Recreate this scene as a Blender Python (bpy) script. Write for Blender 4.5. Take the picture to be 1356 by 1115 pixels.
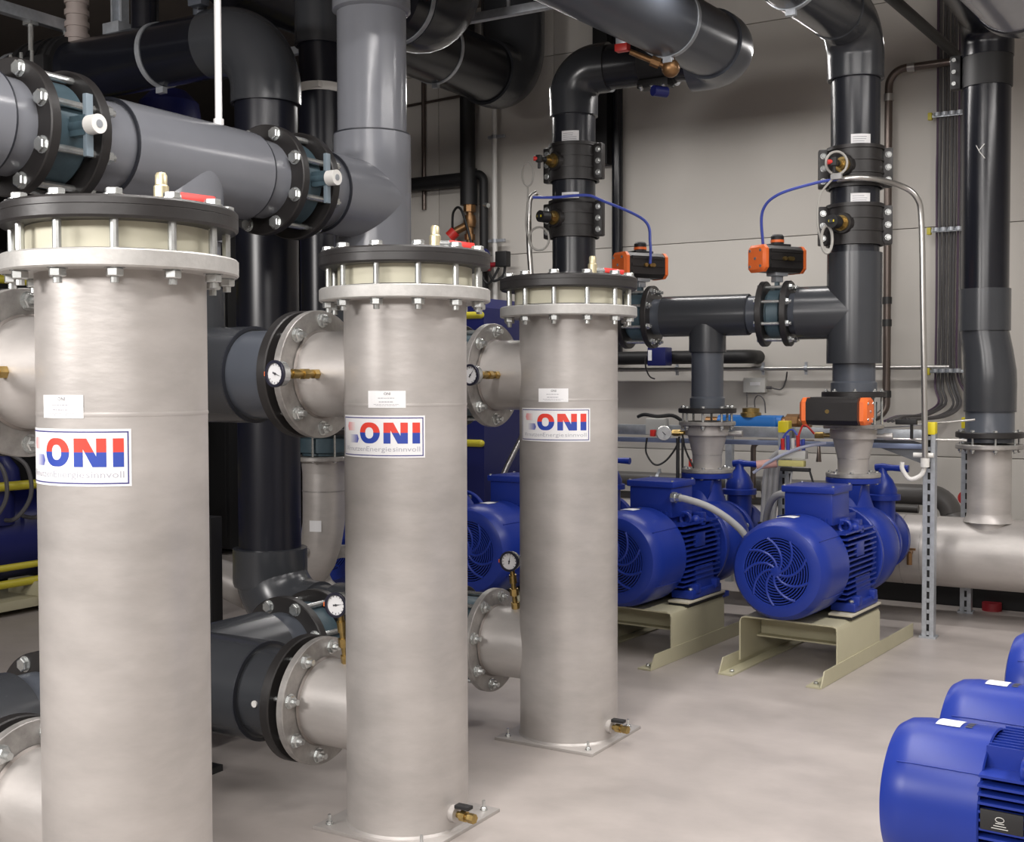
import bpy, bmesh, math, random
from mathutils import Vector, Matrix, Quaternion
random.seed(7)
PI = math.pi
scn = bpy.context.scene
COL = scn.collection
for o in list(bpy.data.objects):
    bpy.data.objects.remove(o)

# ------------------------------------------------------------------ camera
CAM_H = 1.474
cam_d = bpy.data.cameras.new('camera')
cam = bpy.data.objects.new('camera', cam_d)
COL.objects.link(cam)
cam_d.sensor_fit = 'HORIZONTAL'
cam_d.sensor_width = 36.0
cam_d.lens = 36.0 * 1605.0 / 1356.0
cam_d.clip_start = 0.05
cam_d.clip_end = 100
yaw, pitch, roll = math.radians(30.7), math.radians(1.876), math.radians(-0.15)
fwd = Vector((-math.sin(yaw) * math.cos(pitch), math.cos(yaw) * math.cos(pitch), -math.sin(pitch)))
rgt = Vector((math.cos(yaw), math.sin(yaw), 0))
upv = rgt.cross(fwd)
r2 = math.cos(roll) * rgt + math.sin(roll) * upv
u2 = -math.sin(roll) * rgt + math.cos(roll) * upv
M = Matrix((r2, u2, -fwd)).transposed().to_4x4()
M.translation = Vector((0, 0, CAM_H))
cam.matrix_world = M
scn.camera = cam

# ------------------------------------------------------------------ world, lamps, exposure
w = bpy.data.worlds.new('world')
scn.world = w
w.use_nodes = True
w.node_tree.nodes['Background'].inputs[0].default_value = (0.9, 0.92, 1.0, 1)
w.node_tree.nodes['Background'].inputs[1].default_value = 0.05
vs = scn.view_settings
vs.view_transform = 'Standard'
vs.look = 'None'
vs.gamma = 1.0
vs.use_curve_mapping = False
vs.exposure = 0.4


def lamp(name, loc, sx, sy, power, rot=(0, 0, 0), col=(1.0, 0.962, 0.935)):
    d = bpy.data.lights.new(name, 'AREA')
    d.shape = 'RECTANGLE'
    d.size, d.size_y = sx, sy
    d.energy = power
    d.color = col
    o = bpy.data.objects.new(name, d)
    o.location = loc
    o.rotation_euler = rot
    COL.objects.link(o)
    return o


# tube luminaires hung over aisle, pumps, filters and photographer; the fills are added, unseen
lamp('aisle_luminaire', (0.45, 4.6, 3.6), 0.14, 3.4, 105)
lamp('pump_luminaire', (-1.6, 5.6, 3.5), 2.2, 0.14, 22)
lamp('wall_fill', (-3.6, 7.40, 3.50), 3.8, 0.14, 46)  # added unseen lamp that brightens the back wall
lamp('filter_luminaire', (-1.9, 2.9, 3.55), 0.12, 3.8, 75)
lamp('front_luminaire', (-0.9, 0.3, 3.5), 2.4, 0.14, 45)
lamp('right_fill', (1.2, -1.8, 3.2), 3.0, 0.8, 70, rot=(math.radians(52), 0, math.radians(33)))  # added fill behind the camera, aimed along the view
lamp('front_fill', (-1.3, -1.9, 2.9), 1.8, 0.5, 60, rot=(math.radians(62), 0, math.radians(8)))  # added frontal fill for the filters, no fitting known there
lamp('left_fill', (-4.1, -1.3, 2.7), 1.4, 0.5, 108, rot=(math.radians(66), 0, math.radians(-16)))  # added fill that lifts the left sides of the filters

# ------------------------------------------------------------------ materials
MATS = {}


def srgb(r, g, b):
    f = lambda c: (c / 255 / 12.92) if c / 255 <= 0.04045 else ((c / 255 + 0.055) / 1.055) ** 2.4
    return (f(r), f(g), f(b))


def mat(name, col, rough=0.5, metal=0.0, noise=0.0, nscale=8.0, bump=0.0, bscale=60.0, stretch=(1, 1, 1), spec=0.5, coat=0.0, dark=0.6, rvar=0.0):
    if name in MATS:
        return MATS[name]
    m = bpy.data.materials.new(name)
    m.use_nodes = True
    nt = m.node_tree
    b = nt.nodes['Principled BSDF']
    b.inputs['Base Color'].default_value = (*col, 1)
    b.inputs['Roughness'].default_value = rough
    b.inputs['Metallic'].default_value = metal
    b.inputs['Specular IOR Level'].default_value = spec
    b.inputs['Coat Weight'].default_value = coat
    if noise or bump or rvar:
        tc = nt.nodes.new('ShaderNodeTexCoord')
        mp = nt.nodes.new('ShaderNodeMapping')
        mp.inputs['Scale'].default_value = stretch
        nt.links.new(tc.outputs['Object'], mp.inputs[0])
        n = nt.nodes.new('ShaderNodeTexNoise')
        n.inputs['Scale'].default_value = nscale
        n.inputs['Detail'].default_value = 6
        n.inputs['Roughness'].default_value = 0.62
        nt.links.new(mp.outputs[0], n.inputs['Vector'])
        if noise:
            r = nt.nodes.new('ShaderNodeValToRGB')
            r.color_ramp.elements[0].position = 0.5 - noise
            r.color_ramp.elements[0].color = (*[c * dark for c in col], 1)
            r.color_ramp.elements[1].position = 0.5 + noise
            r.color_ramp.elements[1].color = (*col, 1)
            nt.links.new(n.outputs[0], r.inputs[0])
            nt.links.new(r.outputs[0], b.inputs['Base Color'])
        if rvar:
            mr = nt.nodes.new('ShaderNodeMapRange')
            mr.inputs['To Min'].default_value = max(0.02, rough - rvar)
            mr.inputs['To Max'].default_value = rough + rvar
            nt.links.new(n.outputs[0], mr.inputs[0])
            nt.links.new(mr.outputs[0], b.inputs['Roughness'])
        if bump:
            n2 = nt.nodes.new('ShaderNodeTexNoise')
            n2.inputs['Scale'].default_value = bscale
            n2.inputs['Detail'].default_value = 4
            nt.links.new(mp.outputs[0], n2.inputs['Vector'])
            bp = nt.nodes.new('ShaderNodeBump')
            bp.inputs['Strength'].default_value = bump
            bp.inputs['Distance'].default_value = 0.01
            nt.links.new(n2.outputs[0], bp.inputs['Height'])
            nt.links.new(bp.outputs[0], b.inputs['Normal'])
    MATS[name] = m
    return m


STEEL = mat('pickled_stainless', (0.54, 0.51, 0.487), 0.42, 0.38, noise=0.2, nscale=2.6, dark=0.74, bump=0.12, bscale=9, stretch=(1, 1, 2.6), rvar=0.1)
WELD = mat('weld_crease_shade', (0.30, 0.27, 0.25), 0.45, 0.6)  # weld bead tone, darkened to stand in for shade in the joint
STEEL_F = mat('flange_steel', (0.47, 0.45, 0.43), 0.42, 0.5, noise=0.16, nscale=13, dark=0.6, rvar=0.1)
ALU = mat('grey_cast_ring', (0.52, 0.51, 0.49), 0.5, 0.45, noise=0.2, nscale=30, dark=0.85, bump=0.05, bscale=120)
ZINC = mat('zinc_bolt', (0.70, 0.72, 0.71), 0.26, 0.8, noise=0.3, nscale=40, dark=0.7)
CREAM = mat('cream_seal', srgb(205, 201, 180), 0.6)
BLACKPP = mat('black_flange_plastic', (0.024, 0.022, 0.022), 0.42, noise=0.25, nscale=14, dark=0.75, bump=0.04, bscale=80)
BLACK = mat('black_pipe_plastic', (0.009, 0.010, 0.015), 0.24, noise=0.25, nscale=5, dark=0.7)
BLACKR = mat('black_rubber', (0.012, 0.012, 0.013), 0.55)
PVC = mat('dark_grey_pvc', (0.044, 0.047, 0.053), 0.25, noise=0.25, nscale=5, dark=0.9, rvar=0.05)
PVCL = mat('grey_pvc', (0.20, 0.208, 0.232), 0.2, noise=0.25, nscale=6, dark=0.92, rvar=0.05)
PVCM = mat('mid_grey_pvc', (0.085, 0.095, 0.115), 0.30, noise=0.25, nscale=6, dark=0.86, rvar=0.05)
SEAM = mat('socket_seam', (0.02, 0.022, 0.03), 0.5)
TEAL = mat('teal_cast_valve', (0.068, 0.112, 0.138), 0.45, noise=0.25, nscale=20, dark=0.7)
BLUE = mat('blue_paint', (0.013, 0.034, 0.262), 0.34, noise=0.2, nscale=6, dark=0.9, spec=0.35)
BLUE_D = mat('dark_blue_paint', (0.010, 0.014, 0.11), 0.4)
BLUE_B = mat('bright_blue_paint', (0.02, 0.16, 0.50), 0.4)
FANDK = mat('fan_void', (0.004, 0.005, 0.012), 0.8)
BEIGE = mat('beige_paint', srgb(184, 179, 152), 0.5, noise=0.2, nscale=6, dark=0.93)
PAD = mat('pale_pad', srgb(196, 190, 172), 0.6)
ORANGE = mat('orange_plastic', (0.85, 0.17, 0.035), 0.42)
RED = mat('red_plastic', (0.62, 0.035, 0.028), 0.4)
REDD = mat('dark_red_plastic', (0.25, 0.012, 0.02), 0.45)
YELLOW = mat('yellow_cap', (0.80, 0.66, 0.02), 0.45)
YELLOWR = mat('yellow_rail_paint', (0.55, 0.48, 0.04), 0.45)
BRASS = mat('brass', (0.52, 0.37, 0.14), 0.32, 0.9, noise=0.3, nscale=40, dark=0.6)
BRASSD = mat('bronze', (0.36, 0.20, 0.09), 0.4, 0.75, noise=0.3, nscale=40, dark=0.6)
WHITE = mat('white_print', (0.80, 0.80, 0.81), 0.5)
WHITEP = mat('white_plastic', (0.72, 0.71, 0.68), 0.45)
INK = mat('black_ink', (0.05, 0.05, 0.06), 0.6)
INKG = mat('grey_ink', (0.30, 0.30, 0.34), 0.6)
LRED = mat('red_print', (0.72, 0.055, 0.035), 0.5)
LBLUE = mat('blue_print', (0.025, 0.06, 0.36), 0.5)
LFRAME = mat('frame_print', (0.06, 0.06, 0.22), 0.5)
GALV = mat('galvanised_steel', (0.50, 0.53, 0.57), 0.38, 0.5, noise=0.25, nscale=30, dark=0.72)
GREYC = mat('grey_conduit', (0.36, 0.36, 0.36), 0.5)
GREYL = mat('light_grey_box', (0.60, 0.60, 0.57), 0.5)
TUBE = mat('drawn_steel_tube', (0.55, 0.54, 0.52), 0.3, 0.9)
DKTUBE = mat('brown_steel_tube', (0.16, 0.13, 0.115), 0.32, 0.7)
BHOSE = mat('blue_air_hose', (0.06, 0.09, 0.42), 0.35)
CABLE = mat('grey_cable', (0.075, 0.072, 0.075), 0.5)
CABLE2 = mat('violet_cable', (0.08, 0.05, 0.085), 0.5)
MATT_BLACK = mat('near_black_matt', (0.008, 0.008, 0.009), 0.6)  # near black; also stands in for shade on the added boxes

FLOORM = mat('concrete_floor', srgb(180, 172, 167), 0.42, noise=0.2, nscale=1.9, dark=0.72, bump=0.04, bscale=30, stretch=(1, 1.25, 1), rvar=0.12)
WALLM = mat('painted_wall', srgb(206, 202, 195), 0.75, noise=0.3, nscale=1.2, dark=0.93, bump=0.02, bscale=90)
CEILM = mat('ceiling_concrete', srgb(120, 112, 106), 0.85, noise=0.3, nscale=1.5, dark=0.8)
DARKW = mat('shade_toned_wall', (0.03, 0.028, 0.027), 0.8)  # darkness of the unlit hall put into the wall colour


# ------------------------------------------------------------------ mesh builder
def basis(axis):
    a = Vector(axis).normalized()
    t = Vector((0, 0, 1)) if abs(a.z) < 0.9 else Vector((1, 0, 0))
    x = t.cross(a).normalized()
    y = a.cross(x)
    return x, y, a


class MB:
    def __init__(s):
        s.v, s.f = [], []

    def add(s, vs_, fs):
        k = len(s.v)
        s.v += [Vector(p) for p in vs_]
        s.f += [tuple(i + k for i in f) for f in fs]
        return s

    def lathe(s, prof, o=(0, 0, 0), axis=(0, 0, 1), n=40, closed=False):
        x, y, a = basis(axis)
        o = Vector(o)
        vs_, fs = [], []
        for r, h in prof:
            for k in range(n):
                t = 2 * PI * k / n
                vs_.append(o + a * h + (x * math.cos(t) + y * math.sin(t)) * r)
        m = len(prof)
        for i in range(m if closed else m - 1):
            j = (i + 1) % m
            for k in range(n):
                k2 = (k + 1) % n
                fs.append((i * n + k, i * n + k2, j * n + k2, j * n + k))
        if not closed:
            if prof[0][0] > 1e-5:
                fs.append(tuple(range(n - 1, -1, -1)))
            if prof[-1][0] > 1e-5:
                fs.append(tuple((m - 1) * n + k for k in range(n)))
        return s.add(vs_, fs)

    def cyl(s, p0, p1, r, r1=None, n=32):
        p0, p1 = Vector(p0), Vector(p1)
        return s.lathe([(r, 0), (r if r1 is None else r1, (p1 - p0).length)], p0, p1 - p0, n)

    def ring(s, p0, p1, ro, ri, n=48, ch=0.0):
        p0, p1 = Vector(p0), Vector(p1)
        h = (p1 - p0).length
        pr = [(ri, 0), (ro - ch, 0), (ro, ch), (ro, h - ch), (ro - ch, h), (ri, h)] if ch else [(ri, 0), (ro, 0), (ro, h), (ri, h)]
        return s.lathe(pr, p0, p1 - p0, n, closed=True)

    def tube(s, path, r, n=12, closed=False, caps=True):
        P = [Vector(p) for p in path]
        m = len(P)
        rs = r if isinstance(r, (list, tuple)) else [r] * m
        T = []
        for i in range(m):
            if closed:
                d = P[(i + 1) % m] - P[i - 1]
            else:
                d = P[min(i + 1, m - 1)] - P[max(i - 1, 0)]
            T.append(d.normalized())
        x, y, _ = basis(T[0])
        vs_, fs = [], []
        for i in range(m):
            if i:
                q = T[i - 1].rotation_difference(T[i])
                x = q @ x
                y = q @ y
            for k in range(n):
                t = 2 * PI * k / n
                vs_.append(P[i] + (x * math.cos(t) + y * math.sin(t)) * rs[i])
        for i in range(m if closed else m - 1):
            j = (i + 1) % m
            for k in range(n):
                k2 = (k + 1) % n
                fs.append((i * n + k, i * n + k2, j * n + k2, j * n + k))
        if not closed and caps:
            fs.append(tuple(range(n - 1, -1, -1)))
            fs.append(tuple((m - 1) * n + k for k in range(n)))
        return s.add(vs_, fs)

    def box(s, c, d, rot=None, ch=0.0):
        c = Vector(c)
        hx, hy, hz = d[0] / 2, d[1] / 2, d[2] / 2
        R_ = rot if rot is not None else Matrix.Identity(3)
        if ch <= 0:
            vs_ = [c + R_ @ Vector((sx * hx, sy * hy, sz * hz)) for sz in (-1, 1) for sy in (-1, 1) for sx in (-1, 1)]
            return s.add(vs_, [(0, 2, 3, 1), (4, 5, 7, 6), (0, 1, 5, 4), (2, 6, 7, 3), (0, 4, 6, 2), (1, 3, 7, 5)])
        bm = bmesh.new()
        bmesh.ops.create_cube(bm, size=1.0)
        for v in bm.verts:
            v.co = Vector((v.co.x * d[0], v.co.y * d[1], v.co.z * d[2]))
        bmesh.ops.bevel(bm, geom=bm.edges[:], offset=ch, segments=2, affect='EDGES', profile=0.6)
        bm.verts.index_update()
        vs_ = [c + R_ @ v.co for v in bm.verts]
        fs = [tuple(v.index for v in f.verts) for f in bm.faces]
        bm.free()
        return s.add(vs_, fs)

    def prism(s, poly, h, o=(0, 0, 0), ex=(1, 0, 0), ey=(0, 1, 0)):
        """polygon in the ex/ey plane extruded by h along ex x ey"""
        ex, ey, o = Vector(ex), Vector(ey), Vector(o)
        ez = ex.cross(ey)
        n = len(poly)
        vs_ = [o + ex * a + ey * b for a, b in poly] + [o + ex * a + ey * b + ez * h for a, b in poly]
        fs = [tuple(range(n - 1, -1, -1)), tuple(range(n, 2 * n))]
        for k in range(n):
            k2 = (k + 1) % n
            fs.append((k, k2, n + k2, n + k))
        return s.add(vs_, fs)

    def sphere(s, c, r, n=16, m=8, sc=(1, 1, 1)):
        c = Vector(c)
        vs_, fs = [c + Vector((0, 0, -r * sc[2]))], []
        for i in range(1, m):
            a = -PI / 2 + PI * i / m
            for k in range(n):
                t = 2 * PI * k / n
                vs_.append(c + Vector((r * sc[0] * math.cos(a) * math.cos(t), r * sc[1] * math.cos(a) * math.sin(t), r * sc[2] * math.sin(a))))
        vs_.append(c + Vector((0, 0, r * sc[2])))
        L_ = len(vs_) - 1
        for k in range(n):
            k2 = (k + 1) % n
            fs.append((0, 1 + k2, 1 + k))
            fs.append((L_, L_ - n + k, L_ - n + k2))
            for i in range(m - 2):
                a = 1 + i * n
                fs.append((a + k, a + k2, a + n + k2, a + n + k))
        return s.add(vs_, fs)

    def mesh(s, name, m, off=(0, 0, 0), ang=35):
        me = bpy.data.meshes.new(name)
        off = Vector(off)
        me.from_pydata([tuple(v - off) for v in s.v], [], s.f)
        me.materials.append(m)
        bm = bmesh.new()
        bm.from_mesh(me)
        bmesh.ops.recalc_face_normals(bm, faces=bm.faces[:])
        bm.to_mesh(me)
        bm.free()
        me.polygons.foreach_set('use_smooth', [True] * len(me.polygons))
        me.set_sharp_from_angle(angle=math.radians(ang))
        me.update()
        return me


def link(name, me, parent=None, loc=(0, 0, 0), rot=None, label=None):
    o = bpy.data.objects.new(name, me)
    COL.objects.link(o)
    o.location = loc
    if rot is not None:
        o.rotation_mode = 'QUATERNION'
        o.rotation_quaternion = rot
    if parent is not None:
        o.parent = parent
    if label:
        o['label'] = label
    return o


def thing(name, label, cat, loc=(0, 0, 0), rz=0.0, group=None, scale=None):
    o = bpy.data.objects.new(name, None)
    o.empty_display_size = 0.05
    COL.objects.link(o)
    o.location = loc
    o.rotation_euler = (0, 0, rz)
    if scale:
        o.scale = (scale,) * 3
    o['label'] = label
    o['category'] = cat
    if group:
        o['group'] = group
    o['_base'] = tuple(loc)
    return o


def part(parent, name, mb, m, label=None, off=None, ang=35):
    """mb in world coordinates when off is given (the base of an unrotated thing)"""
    return link(name, mb.mesh(name, m, off or (0, 0, 0), ang), parent, label=label)


def tag(o, label, cat, group=None):
    o['label'] = label
    o['category'] = cat
    if group:
        o['group'] = group
    return o


def single(name, mb, m, label, cat, base, group=None, ang=35):
    o = link(name, mb.mesh(name, m, base, ang), None, loc=base)
    return tag(o, label, cat, group)


def dup(root, loc, rz=None, label=None):
    r = root.copy()
    COL.objects.link(r)
    r.location = loc
    if rz is not None:
        r.rotation_euler = (0, 0, rz)
    if label:
        r['label'] = label
    for ch in list(root.children):
        c = ch.copy()
        COL.objects.link(c)
        c.parent = r
        for g in ch.children:
            d = g.copy()
            COL.objects.link(d)
            d.parent = c
    return r


def struct(name, mb, m, parent=None):
    o = link(name, mb.mesh(name, m), parent)
    if parent is None:
        o['kind'] = 'structure'
    return o


BOLTS = {}


def hexpoly(r):
    return [(r * math.cos(PI / 3 * k), r * math.sin(PI / 3 * k)) for k in range(6)]


def bolt_mesh(L_, d, washer=True):
    k = ('b', round(L_, 4), round(d, 4), washer)
    if k not in BOLTS:
        b = MB()
        b.lathe([(d * .98, 0.0), (d * .98, .55 * d), (d * .82, .66 * d)], (0, 0, d * .12), (0, 0, 1), 6)
        if washer:
            b.lathe([(d * 1.15, 0), (d * 1.15, d * .12)], n=14)
        b.lathe([(d * .5, -L_), (d * .5, 0.001)], n=10)
        BOLTS[k] = b.mesh('bolt', ZINC, ang=30)
    return BOLTS[k]


def nut_mesh(d):
    k = ('n', round(d, 4))
    if k not in BOLTS:
        b = MB()
        b.lathe([(d * 1.15, 0), (d * 1.15, -d * .12)], n=14)
        b.lathe([(d * .85, -d * .12), (d * .98, -d * .22), (d * .98, -d * .95), (d * .85, -d * 1.05)], n=6)
        b.lathe([(d * .5, -d * 1.05), (d * .5, -d * 1.75)], n=10)
        BOLTS[k] = b.mesh('nut', ZINC, ang=30)
    return BOLTS[k]


def zrot(axis):
    return Vector((0, 0, 1)).rotation_difference(Vector(axis).normalized())


def bolt(parent, p, axis, L_, d, nut=True, name='bolt'):
    """head at p (seat plane), axis points out of the head; nut seat L_ below"""
    o = link(name, bolt_mesh(L_, d), parent, p, zrot(axis))
    if nut:
        link('nut', nut_mesh(d), o, (0, 0, -L_))
    return o


def circle_pts(c, axis, r, n, a0=0.0):
    x, y, a = basis(axis)
    c = Vector(c)
    return [c + (x * math.cos(a0 + 2 * PI * k / n) + y * math.sin(a0 + 2 * PI * k / n)) * r for k in range(n)]


def arc(p0, corner, p1, n=10):
    """quarter bend from p0 to p1 around corner: tangent to both legs"""
    p0, c, p1 = Vector(p0), Vector(corner), Vector(p1)
    ctr = p0 + p1 - c
    out = []
    for k in range(n + 1):
        t = PI / 2 * k / n
        out.append(ctr + (p0 - ctr) * math.cos(t) + (p1 - ctr) * math.sin(t))
    return out


def smooth_path(pts, sub=8):
    P = [Vector(p) for p in pts]
    out = []
    for i in range(len(P) - 1):
        a, b, c, d = P[max(i - 1, 0)], P[i], P[i + 1], P[min(i + 2, len(P) - 1)]
        for k in range(sub):
            t = k / sub
            out.append(0.5 * ((2 * b) + (c - a) * t + (2 * a - 5 * b + 4 * c - d) * t * t + (3 * b - a - 3 * c + d) * t ** 3))
    out.append(P[-1])
    return out


# ------------------------------------------------------------------ text
FONTC = {}


def text_mesh_data(txt, size):
    k = (txt, size)
    if k not in FONTC:
        cu = bpy.data.curves.new('text_curve', 'FONT')
        cu.body = txt
        cu.size = size
        cu.resolution_u = 2
        ob = bpy.data.objects.new('text_source', cu)
        COL.objects.link(ob)
        dg = bpy.context.evaluated_depsgraph_get()
        me = ob.evaluated_get(dg).to_mesh()
        vs_ = [v.co.copy() for v in me.vertices]
        fs = [tuple(p.vertices) for p in me.polygons]
        ob.evaluated_get(dg).to_mesh_clear()
        bpy.data.objects.remove(ob)
        bpy.data.curves.remove(cu)
        FONTC[k] = (vs_, fs)
    return FONTC[k]


def bent(vs_, fs, R_, az0, z0, name, m, parent, step=0.012, thick=0.0, label=None):
    """flat x,y drawing wrapped on a vertical cylinder of radius R_: x -> angle, y -> height"""
    bm = bmesh.new()
    bv = [bm.verts.new((v[0], v[1], 0)) for v in vs_]
    for f in fs:
        try:
            bm.faces.new([bv[i] for i in f])
        except ValueError:
            pass
    xs = [v[0] for v in vs_]
    x = math.floor(min(xs) / step) * step + step
    while x < max(xs):
        bmesh.ops.bisect_plane(bm, geom=bm.verts[:] + bm.edges[:] + bm.faces[:], plane_co=(x, 0, 0), plane_no=(1, 0, 0))
        x += step
    for v in bm.verts:
        a = az0 + v.co.x / R_
        v.co = Vector((R_ * math.cos(a), R_ * math.sin(a), z0 + v.co.y))
    for f in bm.faces:
        f.normal_update()
        c = f.calc_center_median()
        if f.normal.x * c.x + f.normal.y * c.y < 0:
            f.normal_flip()
    me = bpy.data.meshes.new(name)
    bm.to_mesh(me)
    bm.free()
    me.materials.append(m)
    return link(name, me, parent, label=label)


def rect(x0, x1, y0, y1):
    return [(x0, y0), (x1, y0), (x1, y1), (x0, y1)]


def quads(rs):
    vs_, fs = [], []
    for r in rs:
        k = len(vs_)
        vs_ += r
        fs.append(tuple(range(k, k + len(r))))
    return vs_, fs


def ring_o(x0, x1, y0, y1, tx, ty, cr=0.42, n=7):
    """rounded letter O as quads"""
    def rr(a0, a1, b0, b1, r):
        pts = []
        for cx, cy, s in ((a1 - r, b1 - r, 0), (a0 + r, b1 - r, 1), (a0 + r, b0 + r, 2), (a1 - r, b0 + r, 3)):
            for k in range(n + 1):
                t = PI / 2 * (s + k / n)
                pts.append((cx + r * math.cos(t), cy + r * math.sin(t)))
        return pts
    w_ = x1 - x0
    A = rr(x0, x1, y0, y1, w_ * cr)
    B = rr(x0 + tx, x1 - tx, y0 + ty, y1 - ty, (w_ - 2 * tx) * 0.46)
    m = len(A)
    return A + B, [(k, (k + 1) % m, m + (k + 1) % m, m + k) for k in range(m)]


def clip_y(vs_, fs, y, keep_top):
    bm = bmesh.new()
    bv = [bm.verts.new((v[0], v[1], 0)) for v in vs_]
    for f in fs:
        bm.faces.new([bv[i] for i in f])
    bmesh.ops.bisect_plane(bm, geom=bm.verts[:] + bm.edges[:] + bm.faces[:], plane_co=(0, y, 0), plane_no=(0, 1, 0), clear_inner=keep_top, clear_outer=not keep_top)
    bm.verts.index_update()
    out = [(v.co.x, v.co.y) for v in bm.verts], [tuple(v.index for v in f.verts) for f in bm.faces]
    bm.free()
    return out


# ================================================================== SETTING
WV = 8.95           # face of the back wall
WX0, WX1 = -7.0, 4.0
CZ = 4.7
b = MB()
b.box((-4.5, 4.5, -0.1), (19, 23, 0.2))
struct('floor', b, FLOORM)
b = MB()
b.box((-4.5, 4.5, CZ + 0.1), (19, 23, 0.2))
struct('ceiling', b, CEILM)
# back wall: sandwich panels with recessed joints on a core
b = MB()
b.box(((WX0 + WX1) / 2, WV + 0.14, CZ / 2), (WX1 - WX0, 0.2, CZ))
wall = struct('wall_back', b, CEILM)
rows = [(0, 0.93), (0.93, 2.56), (2.56, 4.19), (4.19, CZ)]
cols = [WX0, -6.06, -4.9, 0.1, 4.0]
for z0, z1 in rows:
    for x0, x1 in zip(cols[:-1], cols[1:]):
        b = MB()
        b.box(((x0 + x1) / 2, WV + 0.03, (z0 + z1) / 2), (x1 - x0 - 0.005, 0.06, z1 - z0 - 0.005), ch=0.003)
        struct('panel', b, WALLM, wall)
b = MB()
b.box((WX0 + 0.1, WV + 2.6, CZ / 2), (0.2, 5.0, CZ))
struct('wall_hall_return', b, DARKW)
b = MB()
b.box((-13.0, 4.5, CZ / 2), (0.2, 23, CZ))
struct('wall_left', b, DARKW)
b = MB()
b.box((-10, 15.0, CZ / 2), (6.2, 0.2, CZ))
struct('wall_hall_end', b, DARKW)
b = MB()
b.box((WX1 + 0.1, 2.0, CZ / 2), (0.2, 15, CZ))
struct('wall_right', b, WALLM)
b = MB()
b.box((-4.5, -5.1, CZ / 2), (17, 0.2, CZ))
struct('wall_front', b, WALLM)

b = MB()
b.box(((WX0 + WX1) / 2, WV - .01, .19), (WX1 - WX0, .02, .38))  # dark strip added along the wall foot in place of shade
struct('shade_strip_back', b, DARKW)

# ================================================================== FILTER VESSELS
FH = 1.897
FR = 0.203


def gauge(parent, c, face, fit_from, needle=0.6, lab=None):
    """dial gauge at c facing 'face', brass fitting from fit_from to the case back"""
    f = Vector(face).normalized()
    c = Vector(c)
    g = MB()
    g.lathe([(0.033, -0.022), (0.040, -0.014), (0.040, 0.010), (0.0425, 0.012), (0.0425, 0.020), (0.037, 0.020), (0.036, 0.014), (0, 0.014)], c, f, 32)
    case = part(parent, 'gauge_case', g, ZINC, label=lab)
    bz = MB()
    bz.ring(c + f * .011, c + f * .0215, .0435, .0345, 32, .001)
    part(case, 'bezel', bz, mat('navy_bezel', (.02, .02, .035), .3))
    d = MB()
    d.lathe([(0.036, 0.0145), (0.036, 0.0152)], c, f, 32)
    part(case, 'dial', d, WHITE)
    x, y, _ = basis(f)
    nd = MB()
    dx = x * math.cos(needle) + y * math.sin(needle)
    dy = f.cross(dx)
    p = c + f * 0.0165
    nd.add([p - dx * 0.012 - dy * 0.003, p - dx * 0.012 + dy * 0.003, p + dx * 0.026], [(0, 1, 2)])
    nd.lathe([(0.004, 0), (0.004, 0.002)], p, f, 12)
    for k in range(11):
        a = needle - 2.2 + 4.4 * k / 10
        ex = x * math.cos(a) + y * math.sin(a)
        ey = f.cross(ex)
        q = c + f * 0.0156
        nd.add([q + ex * 0.027 - ey * 0.0012, q + ex * 0.033 - ey * 0.0012, q + ex * 0.033 + ey * 0.0012, q + ex * 0.027 + ey * 0.0012], [(0, 1, 2, 3)])
    part(case, 'needle', nd, INK)
    rp = MB()
    left = -Vector((math.cos(yaw), math.sin(yaw), 0))
    left = (left - f * left.dot(f)).normalized()
    rp.box(c + left * 0.043 + f * 0.012, (0.012, 0.012, 0.014))
    part(case, 'red_pointer', rp, ORANGE)
    br = MB()
    a = Vector(fit_from)
    e = c - f * 0.005
    dv = e - a
    br.cyl(a, a + dv * 0.98, 0.011, n=14)
    for t0, t1, r in ((0.02, 0.16, 0.017), (0.3, 0.44, 0.019), (0.55, 0.72, 0.016)):
        br.lathe([(r, 0), (r, dv.length * (t1 - t0))], a + dv * t0, dv, 6 if r > .0165 else 14)
    part(parent, 'gauge_fitting', br, BRASS)


def air_vent(parent, p, d):
    """brass vent cock with red lever on the cover; d = lever direction"""
    p, d = Vector(p), Vector(d).normalized()
    b_ = MB()
    b_.lathe([(0.016, 0), (0.016, 0.02), (0.019, 0.022), (0.019, 0.058), (0.015, 0.062), (0.015, 0.085), (0.011, 0.092)], p, (0, 0, 1), 12)
    vb = part(parent, 'vent_valve', b_, mat('vent_brass', (0.62, 0.55, 0.36), 0.35, 0.6))
    k = MB()
    k.cyl(p + Vector((0, 0, .032)), p + d * 0.05 + Vector((0, 0, .032)), 0.012, n=10)
    k.box(p + d * 0.035 + Vector((0, 0, .012)), (0.035, 0.035, 0.02), ch=.003)
    part(vb, 'vent_spindle', k, ZINC)
    h = MB()
    rot = Matrix((d, Vector((0, 0, 1)).cross(d), Vector((0, 0, 1)))).transposed()
    rot = rot @ Matrix.Rotation(math.radians(7), 3, 'Y')
    h.box(p + d * 0.088 + Vector((0, 0, .030)), (0.085, 0.022, 0.020), rot, ch=.004)
    part(vb, 'red_lever', h, RED)


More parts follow.
